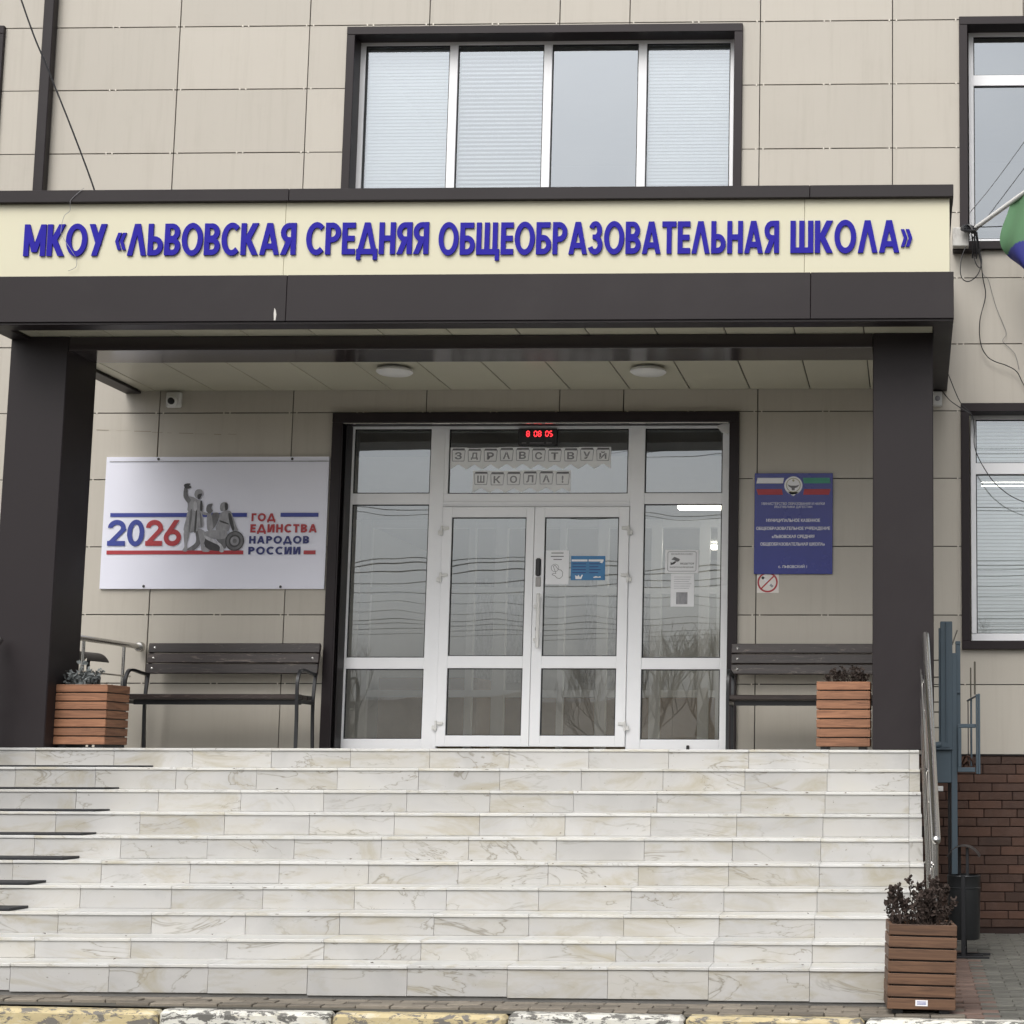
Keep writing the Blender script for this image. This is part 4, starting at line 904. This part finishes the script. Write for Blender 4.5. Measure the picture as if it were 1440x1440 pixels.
# ================================================================ PLANTERS
def planter(label, loc, rot=(0, 0, 0), tag_=False, wx=None, wy=None, W_=.405, H_=.49, D_=.41):
    t = thing('planter', label, 'planter', loc, rot, group='slatted wooden planters')
    n = 7; ph = (H_ - .025) / n; sh = ph - .009
    a = MB(); a.cbox(-W_ / 2, W_ / 2, -.010, .010, 0, sh, .003); am = a.mesh('slat', wx or TEAK)
    b = MB(); b.cbox(-.010, .010, -D_ / 2 + .021, D_ / 2 - .021, 0, sh, .003); bm_ = b.mesh('slat', wy or TEAKY)
    for k in range(n):
        z = .025 + k * ph
        for yy in (-D_ / 2 + .010, D_ / 2 - .010): link('slat', am, t, (random.uniform(-.0015, .0015), yy, z))
        for xx in (-W_ / 2 + .010, W_ / 2 - .010): link('slat', bm_, t, (xx, 0, z))
    m = MB(); m.box(-W_ / 2 + .024, W_ / 2 - .024, -D_ / 2 + .024, D_ / 2 - .024, .03, H_ - .045); obj('liner', m, BLACK, t)
    m = MB(); m.box(-W_ / 2 + .026, W_ / 2 - .026, -D_ / 2 + .026, D_ / 2 - .026, H_ - .044, H_ - .035); obj('soil', m, SOIL, t)
    for xx in (-W_ / 2 + .06, W_ / 2 - .06):
        m = MB(); m.box(xx - .03, xx + .03, -D_ / 2 + .03, D_ / 2 - .03, 0, .024); obj('foot', m, BLACKM, t)
    if tag_:
        m = MB(); m.box(-.035, .035, -D_ / 2 - .002, -D_ / 2 - .0002, .045, .078); o = obj('label_plate', m, PWHITE, t)
        m = MB()
        for z in (.055, .062, .069): m.box(-.026, .026, -D_ / 2 - .0026, -D_ / 2 - .0022, z - .0018, z + .0012)
        obj('label_print', m, PBLUE, o)
    return t
pl1 = planter('slatted wooden planter at the top of the stairs, against the left column', (.333, -1.765, 1.545 - .022))
pl2 = planter('slatted wooden planter in front of the right bench, against the right column', (6.180, -1.76, 1.521), W_=.408, H_=.522)
pl3 = planter('slatted wooden planter with a white label plate, at the foot of the stairs', (6.735, -5.07, zg(6.7) + .006), (0, R(1.6), R(4)), True, TEAKD, TEAKDY, W_=.388, H_=.505, D_=.39)
def leafy(name, label, cat, loc, rx, ry, hgt, nst, mat, seed, leafs=9, ls=.02, curl=1.0, group=None, droop=.5):
    rnd = random.Random(seed); m = MB()
    for _ in range(nst):
        x, yv = rnd.uniform(-rx, rx), rnd.uniform(-ry, ry); h_ = hgt * rnd.uniform(.5, 1) * (1 - .3 * abs(x) / rx); lx, ly = rnd.uniform(-.18, .18) + x * .9, rnd.uniform(-.2, .2)
        P = smoothpts([(x, yv, 0), (x + lx * h_ * .3, yv + ly * h_ * .3, h_ * .4), (x + lx * h_ + rnd.uniform(-.01, .01), yv + ly * h_, h_ * .8), (x + lx * h_ * 1.2 + rnd.uniform(-.018, .018), yv + ly * h_, h_)], 3)
        m.tube(P, .0022, 4, False)
        for k in range(leafs):
            p = Vector(rnd.choice(P[1:])) + Vector((rnd.uniform(-1, 1), rnd.uniform(-1, 1), rnd.uniform(-1, 1))) * .005; s_ = ls * rnd.uniform(.5, 1.4)
            d = Vector((rnd.uniform(-1, 1), rnd.uniform(-1, 1), rnd.uniform(-.6, .9) - droop)).normalized(); e = d.orthogonal().normalized(); e.rotate(Matrix.Rotation(rnd.uniform(0, 6.28), 3, d)); nn = d.cross(e)
            a = p; b = p + d * s_ * .8 + e * s_ * .5; c = p + d * s_ * .9 + nn * s_ * .45 * curl; f = p + d * s_ * .8 - e * s_ * .42; g_ = p + d * s_ * 1.5 + nn * s_ * 1.0 * curl + e * s_ * .25; h2 = p + d * s_ * 1.5 + nn * s_ * .5 * curl - e * s_ * .4
            m.q([a, b, c]); m.q([a, c, f]); m.q([b, g_, c]); m.q([c, g_, h2]); m.q([c, h2, f])
    return obj(name, m, mat, label=label, cat=cat, loc=loc, group=group)
leafy('dry_plant', 'withered brown plants crowding the planter at the foot of the stairs', 'plant', (6.735, -5.07, .46 + zg(6.7)), .165, .13, .31, 40, DRY, 3, 48, .016, .7, None, -.55)
leafy('dry_plant', 'low withered brown plant in the planter by the right column', 'plant', (6.19, -1.76, 1.52 + .478), .150, .13, .175, 34, DRY, 5, 28, .013, .7, None, -.5)
leafy('dry_plant', 'few dried brown stems in the planter by the left column', 'plant', (.42, -1.82, 1.52 + .45), .07, .10, .075, 12, DRY, 8, 5, .008)
leafy('silver_plant', 'silvery grey leafed plant in the planter by the left column', 'plant', (.265, -1.80, 1.52 + .45), .085, .10, .21, 26, SILV, 9, 16, .022, .3, None, 0)
# ================================================================ BINS
def bin_():
    t = thing('litter_bin', 'dark grey cylindrical litter bin with arched lid, on the paving right of the stairs', 'bin', group='litter bins with arched lids')
    m = MB(); m.lathe([(0, .13), (.112, .13), (.116, .14), (.122, .50), (.127, .505), (.122, .51), (.124, .585), (.128, .59), (.124, .597), (.116, .597), (.112, .2)], n=36); obj('drum', m, GREYM, t, True)
    for sx_ in (-1, 1):
        m = MB(); m.cbox(sx_ * .132 - .006, sx_ * .132 + .006, -.016, .016, .018, .60, .002); obj('post', m, BLACKM, t)
        m = MB(); m.cbox(sx_ * .132 - .011, sx_ * .132 + .011, -.19, .16, 0, .018, .002); obj('foot', m, BLACKM, t)
    for xx, yy in ((-.095, -.03), (.095, .036)):
        m = MB(); m.cbox(xx - .010, xx + .010, yy - .011, yy + .011, .45, .800, .002); obj('lid_support', m, BLACKM, t)
    m = MB(); m.cbox(-.011, .011, -.14, .14, 0, .018, .002); obj('foot', m, BLACKM, t)
    m = MB(); m.cbox(-.125, .125, -.008, .008, .05, .066, .002); obj('cross_bar', m, BLACKM, t)
    m = MB(); n = 14; V4 = lambda x, p: (x, p[0], p[1])
    for i in range(n):
        a0, a1 = R(28 + 124 * i / n), R(28 + 124 * (i + 1) / n)
        P = [(.138 * math.cos(a), .665 + .150 * math.sin(a)) for a in (a0, a1)]; Q = [(x * .975, z - .005) for x, z in P]
        for X_, K_, fl in ((P, P, 0), (Q, Q, 1)):
            f_ = [V4(-.15, X_[0]), V4(.15, X_[0]), V4(.15, X_[1]), V4(-.15, X_[1])]; m.q(f_[::-1] if fl else f_)
        for xx in (-.15, .15): m.q([V4(xx, P[0]), V4(xx, P[1]), V4(xx, Q[1]), V4(xx, Q[0])])
    obj('lid', m, simple('bin_lid', (.028, .023, .022), .5, var=.2), t); return t
bn1 = bin_(); bn1.location = (7.083, -2.0, zg(7.08) + .004); bn1.rotation_euler = (0, 0, R(90) - R(4))
for c_ in kids(bn1): pass
bn2 = copy_tree(bn1, loc=(-.255, -.62, 1.521), rot=(0, 0, R(82)), label='litter bin behind the left column, only its dark arched lid in view')
# ================================================================ HANDRAILS
def handrail(label, x, top0, top1, posts, rails, lean=.0, name='handrail', group='stainless steel stair handrails'):
    t = thing(name, label, 'handrail', group=group)
    m = MB(); P = [Vector(top0), Vector(top1)]; d = (P[1] - P[0]).normalized()
    m.tube([P[0] - d * .0, P[1]], .028, 16); m.tube([P[0] - d * .004, P[0] - d * .016], .02, 16, rs=[.028, .018]); m.tube([P[1], P[1] + d * .018, P[1] + d * .026], .02, 16, rs=[.028, .022, .009]); obj('top_rail', m, STEEL, t, True)
    for (py, zb_) in posts:
        k = (py - top0[1]) / (top1[1] - top0[1]); zt = top0[2] + (top1[2] - top0[2]) * k - .06
        px_ = top0[0] + (top1[0] - top0[0]) * k
        m = MB(); m.tube([(px_, py, zb_), (px_, py, zt)], .019, 14); m.tube([(px_, py, zt), (px_, py, zt + .05)], .008, 8); m.lathe([(0, .012), (.045, .010), (.05, 0)], (px_, py, zb_), 18); obj('post', m, STEEL, t, True)
        for q in rails:
            m = MB(); m.lathe([(0, .0), (.012, .003), (.014, .012), (.009, .02)], (px_ - .022, py - .0, zt - q), 10, 'Y'); obj('clamp', m, STEEL, t, True)
    for q in rails:
        off = Vector((-.034, 0, -.06 - q)); a, b = P[0] + off, P[1] + off
        m = MB(); m.tube([a, b], .0085, 10); obj('mid_rail', m, STEEL, t, True)
    return t
handrail('shiny steel handrail along the right edge of the stairs', 6.82, (6.80, -2.18, 2.372), (6.845, -4.62, .955), [(-2.34, 1.376), (-3.45, .759), (-4.45, .336)], [.20, .42, .62])
handrail('steel handrail at the left edge of the stairs, only its rounded upper end in view', -.19, (-.215, -2.2, 2.325), (-.215, -4.7, .86), [(-2.34, 1.376), (-3.45, .759), (-4.45, .336)], [.20, .42, .62])
t = thing('platform_rail', 'steel side rail of the landing between the left column and the wall', 'handrail')
m = MB(); m.tube([(-.165, -1.95, 2.43), (-.035, -.10, 2.415)], .0235, 16); obj('top_rail', m, STEEL, t, True)
m = MB(); m.lathe([(0, .0), (.036, .004), (.045, .02), (.045, .045), (.036, .058), (0, .062)], (-.032, -.045, 2.413), 20, 'Y'); obj('wall_flange', m, STEEL, t, True)
for (yy, xx) in ((-.32, -.065), (-1.0, -.11), (-1.8, -.155)):
    m = MB(); m.tube([(xx, yy, 1.52), (xx, yy, 2.40)], .014, 10); obj('post', m, STEEL, t, True)
for z in (2.15, 2.02, 1.86, 1.72):
    m = MB(); m.tube([(-.165, -1.95, z), (-.05, -.2, z)], .008, 8); obj('mid_rail', m, STEEL, t, True)
# ================================================================ WHEELCHAIR LIFT
t = thing('wheelchair_lift', 'blue grey steel wheelchair lift beside the stairs, right of the handrail', 'lift', (0, -1.2, 0))
def lp(name, x0, x1, y0, y1, z0, z1, mat=LIFT, c=.004):
    m = MB(); m.cbox(x0, x1, y0, y1, z0, z1, c); return obj(name, m, mat, t)
lp('mast', 6.926, 7.022, 0, .16, 1.53, 2.552); lp('mast_rib', 6.966, 6.980, -.012, 0, 1.55, 2.545); lp('mast_channel', 6.912, 6.926, .01, .05, 1.53, 2.50)
lp('drive_box', 6.868, 7.010, -.02, .30, 1.272, 1.528); lp('tread_plate', 6.860, 7.014, -.05, .30, 1.529, 1.541)
lp('support_post', 7.010, 7.058, .02, .09, .035, 2.30); lp('rear_post', 6.985, 7.008, .10, .16, .035, 1.27, BLACKM)
lp('guide_post', 7.050, 7.088, .10, .14, 1.36, 2.372); lp('post_cap', 7.048, 7.090, .098, .142, 2.373, 2.40)
lp('gate_rail', 7.059, 7.205, -.02, .01, 1.703, 1.735); lp('gate_rail', 7.059, 7.20, -.02, .01, 1.355, 1.392); lp('gate_rail', 7.05, 7.088, .085, .098, 1.98, 2.0)
lp('gate_upright', 7.062, 7.090, -.02, .01, 1.393, 1.702); lp('gate_upright', 7.205, 7.220, -.03, .0, 1.34, 1.97); lp('gate_upright', 7.222, 7.240, -.02, .02, 1.34, 1.975)
lp('gate_upright', 7.150, 7.158, .30, .33, 1.40, 1.94, BLACKM); lp('gate_upright', 7.168, 7.184, .20, .23, 1.40, 1.95)
lp('bar', 7.168, 7.180, .22, .235, 1.951, 2.195, OLIVE); lp('bar', 7.196, 7.212, .12, .135, 1.972, 2.238, OLIVE)
m = MB(); m.tube([(7.022, .05, 2.37), (7.068, .3, 2.50)], .006, 6); obj('lever', m, OLIVE, t)
m = MB(); m.tube([(7.150, .32, 1.93), (7.225, .0, 1.965)], .008, 6); obj('gate_brace', m, LIFT, t)
for z in (2.243, 2.107, 2.033, 1.909, 1.830, 1.706):
    m = MB(); m.tube([(6.80, .06, z), (6.93, .03, z)], .0055, 6); obj('rung', m, OLIVE, t)
m = MB(); m.tube([(6.872, -.01, 1.56), (6.93, -.01, 1.572)], .028, 12); obj('motor', m, LIFT, t, True)
m = MB(); n = 10
pts = [(6.915, 1.545)] + [(6.935 + .062 * math.cos(R(a)) , 1.545 + .05 * math.sin(R(a))) for a in range(110, -1, -15)] 
m.q([(a, -.03, b) for a, b in pts][::-1]); m.q([(a, .01, b) for a, b in pts])
for i in range(len(pts)): a, b = pts[i], pts[(i + 1) % len(pts)]; m.q([(a[0], -.03, a[1]), (b[0], -.03, b[1]), (b[0], .01, b[1]), (a[0], .01, a[1])])
obj('cam_guard', m, LIFT, t)
lp('limit_switch', 6.885, 6.945, -.03, .0, 1.205, 1.245, WPLAS)
lp('pump_box', 6.90, 6.98, .0, .2, .035, 1.20, BLACKM) if False else None
m = MB(); m.tube(smoothpts([(7.10, .2, 1.42), (7.13, .15, 1.48), (7.17, .1, 1.46), (7.19, .12, 1.40)]), .008, 6); m.tube(smoothpts([(7.11, .25, 1.40), (7.15, .2, 1.44), (7.16, .15, 1.38)]), .008, 6); obj('hose', m, BRICK, t)
# ================================================================ FLAG, BRACKET, CABLES
t = thing('flag', 'green and blue flag hanging from a white pole at the right edge', 'flag', (7.24, -.22, 6.075))
pd = Vector((.33, -.40, .135)).normalized()
m = MB(); m.tube([(0, 0, 0), tuple(pd * 2.2)], .021, 14); m.lathe([(.0, .0), (.028, .0), (.028, .05)], (0, 0, -.02), 12); obj('pole', m, WPLAS, t, True)
m = MB(); nu, nv = 80, 80
for j in range(nv + 1):
    for i in range(nu + 1):
        u, v = i / nu, j / nv; p = pd * (.50 + 1.1 * u); ln = (.60 + 1.2 * u) * v
        fold = math.sin(u * 19 + v * 1.5) * .045 * (.3 + v) + math.sin(u * 5.3 + 1) * .05 * v
        x = p.x + fold * .45 - .13 * math.sin(math.pi * v ** 1.5) * (1 - u) + .13 * v ** 4 * (1 - u); yv = p.y + fold * .9; z = p.z - ln + .02
        m.v.append((x, yv, z))
for j in range(nv):
    for i in range(nu):
        a = j * (nu + 1) + i; m.f.append((a, a + 1, a + nu + 2, a + nu + 1)); ln = (j + .5) / nv * (.60 + 1.2 * (i / nu)); d_ = ln - .02 - .10 * (i / nu)
        m.mi.append(0 if d_ < .44 else (1 if d_ < .85 else 2))
o = obj('cloth', m, [FLG, FLB, FLR], t)
for p in o.data.polygons: p.use_smooth = True
t = thing('cable_bracket', 'white painted steel bracket on the wall beside the canopy end', 'bracket', (7.135, -.12, 6.02))
m = MB(); m.cbox(-.073, .068, -.09, .12, -.088, .082, .006); obj('plate', m, simple('old_white_paint', (.55, .54, .51), .6, var=.1, scale=12, dirt=.6, dirtcol=(.12, .10, .08)), t); m = MB(); m.cbox(-.07, .18, .0, .12, -.10, -.089, .002); obj('ledge', m, BROWN2, t)
CG = 'cables around the bracket at the canopy end'
def cable(name, label, pts, r=.0045, mat=BLACK, k=7, cat='cable', group=CG):
    m = MB(); m.tube(smoothpts(pts, k), r, 6); return obj(name, m, mat, True if False else None, label=label, cat=cat, group=group)
km = MB(); rnd = random.Random(4)
for i in range(9):
    a = [Vector((7.19 + rnd.uniform(-.05, .08), -.27 + rnd.uniform(-.05, .05), 6.065 + rnd.uniform(-.03, .03))) for _ in range(5)]
    a[0] = Vector((7.13 + rnd.uniform(0, .03), -.25, 6.09)); km.tube(smoothpts(a, 5), rnd.uniform(.006, .012), 6)
for i in range(5):
    x = 7.24 + rnd.uniform(-.02, .02); km.tube(smoothpts([(x, -.28, 6.05), (x - .02 + rnd.uniform(0, .04), -.24, 5.93), (x + .01, -.2, 5.86 + rnd.uniform(-.05, .05))], 4), .0055, 6)
obj('cable_knot', km, BLACK, label='tangled black cable bundle tied round the foot of the flagpole', cat='cable')
cable('cable', 'black cable looped in a hanging ring below the bracket', [(7.20, -.2, 5.98), (7.178, -.2, 5.93), (7.14, -.2, 5.83), (7.127, -.2, 5.70), (7.155, -.2, 5.628), (7.21, -.2, 5.617), (7.275, -.2, 5.67), (7.308, -.2, 5.76), (7.29, -.2, 5.86), (7.27, -.22, 6.0)])
cable('cable', 'narrow hanging loop of black cable under the flagpole foot', [(7.24, -.26, 6.0), (7.235, -.2, 5.90), (7.262, -.2, 5.78), (7.30, -.2, 5.735), (7.315, -.2, 5.80), (7.295, -.2, 5.90), (7.262, -.25, 6.02)])
cable('cable', 'long black cable hanging down the wall right of the canopy', [(7.274, -.20, 6.06), (7.304, -.12, 5.876), (7.328, -.08, 5.682), (7.352, -.06, 5.521), (7.301, -.06, 5.297), (7.306, -.06, 5.092), (7.361, -.06, 4.977), (7.435, -.06, 4.926), (7.529, -.06, 4.893), (7.621, -.06, 4.836), (7.683, -.06, 4.715), (7.9, -.06, 4.3)])
cable('cable', 'black cable sagging from the canopy corner across the lower right window', [(7.0, -.12, 4.86), (7.027, -.2, 4.762), (7.119, -.2, 4.541), (7.217, -.2, 4.427), (7.241, -.2, 4.321), (7.246, -.2, 4.133), (7.331, -.2, 3.946), (7.453, -.2, 3.79), (7.666, -.2, 3.66), (8.2, -.2, 3.5)])
cable('cable', 'short black cable from the white alarm box to the window corner', [(6.959, -.1, 4.667), (7.026, -.2, 4.56), (7.119, -.2, 4.49), (7.211, -.2, 4.434)])
cable('cable', 'thin frayed wire dangling on the panels below the flag', [(7.32, -.06, 5.74), (7.345, -.05, 5.70), (7.381, -.02, 5.669), (7.442, -.02, 5.442), (7.504, -.02, 5.281), (7.534, -.02, 5.184), (7.503, -.02, 5.12), (7.565, -.02, 5.056), (7.614, -.02, 4.992), (7.644, -.02, 4.864)], .0022, PG[1])
cable('overhead_wire', 'thin black wire rising from the bracket across the upper right window', [(7.205, -.3, 6.199), (7.689, -.3, 6.841), (9.5, -.6, 9.4)], .0035)
cable('overhead_wire', 'black wire running level from the flagpole foot past the flag', [(7.27, -.3, 6.075), (7.682, -.3, 6.09), (9.5, -.3, 6.2)], .0045)
cable('overhead_wire', 'black wire slanting down to the canopy top from the upper left', [(-1.55, -1.5, 9.9), (-.729, -1.5, 7.721), (-.469, -1.5, 7.123), (-.235, -1.5, 6.60), (-.02, -1.5, 6.089), (.10, -1.5, 5.72)], .0075)
cable('sign_wire', 'thin stray wire hanging over the left end of the school name', [(.43, -2.64, 5.725), (.34, -2.638, 5.64), (.331, -2.637, 5.603), (.324, -2.62, 5.553), (.283, -2.622, 5.509), (.267, -2.625, 5.398), (.287, -2.625, 5.343), (.365, -2.625, 5.231), (.395, -2.615, 5.176), (.39, -2.61, 5.118), (.33, -2.60, 5.09)], .0018, PG[2])
# ================================================================ ACROSS THE ROAD (seen in the glass)
def tree(x, yv, h_, seed, label):
    rnd = random.Random(seed); t = thing('bare_tree', label, 'tree', (x, yv, -.1), group='bare trees across the road')
    tr, cr = MB(), MB()
    def grow(p, d, ln, r, lvl):
        q = p + d * ln * .5 + Vector((rnd.uniform(-1, 1), rnd.uniform(-1, 1), 0)) * ln * .05; e = p + d * ln
        (tr if lvl == 0 else cr).tube([p, q, e], r, 5 if lvl < 2 else 3, False, [r, r * .85, r * .7])
        if lvl >= 6: return
        for k in range(3 if lvl < 5 else 2):
            a = Vector((rnd.uniform(-1, 1), rnd.uniform(-1, 1), rnd.uniform(.2, 1.0))).normalized(); grow(p.lerp(e, rnd.uniform(.55, 1)), (d * .75 + a * .75).normalized(), ln * rnd.uniform(.6, .82), max(.006, r * .58), lvl + 1)
    grow(Vector((0, 0, 0)), Vector((0, 0, 1)), h_ * .26, h_ * .011, 0)
    obj('trunk', tr, BARK, t); obj('crown', cr, BARK, t)
    return t
TREES = ((-.2, -33, 8.0, 'dense bare tree across the road, mirrored in the right sidelight'), (1.4, -36, 7.6, 'bare tree across the road just east of the dense one'), (-1.9, -38, 7.2, 'bare tree across the road just west of the dense one'),
    (-9.8, -36, 7.4, 'bare tree across the road, mirrored at the left edge of the glass'), (-13, -38, 8.0, 'bare tree at the far west end across the road'), (8.6, -36, 8.6, 'bare tree across the road, mirrored in the lower right window'), (13.5, -35, 9.0, 'bare tree at the far east end across the road'))
for i, (x, yv, h_, l) in enumerate(TREES):
    tree(x, yv, h_, 20 + i, l)
for i, (x, yv, w_, h_, l) in enumerate(((-8, -52, 14, 3.6, 'low pale house with a grey brown roof across the road, the left one'), (9, -55, 12, 3.4, 'low pale house with a grey brown roof across the road, the middle one'), (24, -53, 13, 4.2, 'low pale house with a grey brown roof across the road, the right one'))):
    t = thing('house', l, 'house', (x, yv, -.1), group='houses across the road')
    m = MB(); m.box(-w_ / 2, w_ / 2, -4, 4, 0, h_ * .65); obj('wall', m, FENC, t)
    m = MB(); a = h_ * .65; m.q([(-w_ / 2 - .3, 4.4, a - .1), (w_ / 2 + .3, 4.4, a - .1), (w_ / 2 + .3, 0, h_ + .5), (-w_ / 2 - .3, 0, h_ + .5)]); m.q([(-w_ / 2 - .3, -4.4, a - .1), (-w_ / 2 - .3, 0, h_ + .5), (w_ / 2 + .3, 0, h_ + .5), (w_ / 2 + .3, -4.4, a - .1)]); obj('roof', m, TILER, t)
    for k in range(4):
        xx = -w_ / 2 + w_ * (k + .5) / 4; m = MB(); m.box(xx - .5, xx + .5, 4.0, 4.04, .9, 2.0); obj('window', m, BLACK, t)
t = thing('garden_fence', 'long grey sheet fence along the far side of the road', 'fence', (0, -44, -.1)); m = MB(); m.box(-40, 50, -.03, .03, 0, 1.7); obj('fence_panel', m, simple('fence_grey', (.42, .36, .26), .6, var=.2, scale=2), t)
for i in range(0, 31):
    m_ = MB(); m_.cbox(-40 + i * 3 - .05, -40 + i * 3 + .05, .03, .1, 0, 1.8, .01); obj('post', m_, BLACKM, t)
for x in (-22, 30):
    t = thing('utility_pole', 'concrete utility pole across the road, on the %s of the trees' % ('left' if x < 0 else 'right'), 'pole', (x, -24, -.1), group='utility poles across the road')
    m = MB(); m.tube([(0, 0, 0), (0, 0, 9)], .14, 10, True, [.17, .11]); obj('shaft', m, CONC, t, True); m = MB(); m.cbox(-.05, .05, -.9, .9, 8.2, 8.32, .01); obj('crossarm', m, BLACKM, t)
rnd = random.Random(12)
for i in range(15):
    z = (4.6, 4.45, 4.7, 5.0, 5.1, 5.9, 6.0, 6.15, 7.0, 7.6, 8.4, 8.55, 5.4, 5.3, 4.9)[i] + .8; yv = -24 + rnd.uniform(-.8, .8); dip = rnd.uniform(.3, 1.7)
    cable('street_wire', 'overhead street wire mirrored in the entrance glass', [(-22, yv, z + rnd.uniform(-.2, .2)), (-9, yv, z - dip * .8), (4, yv, z - dip), (17, yv, z - dip * .8), (30, yv, z + rnd.uniform(-.6, .6))], rnd.uniform(.006, .011), BLACK, 8, 'wire', 'street wires across the road')
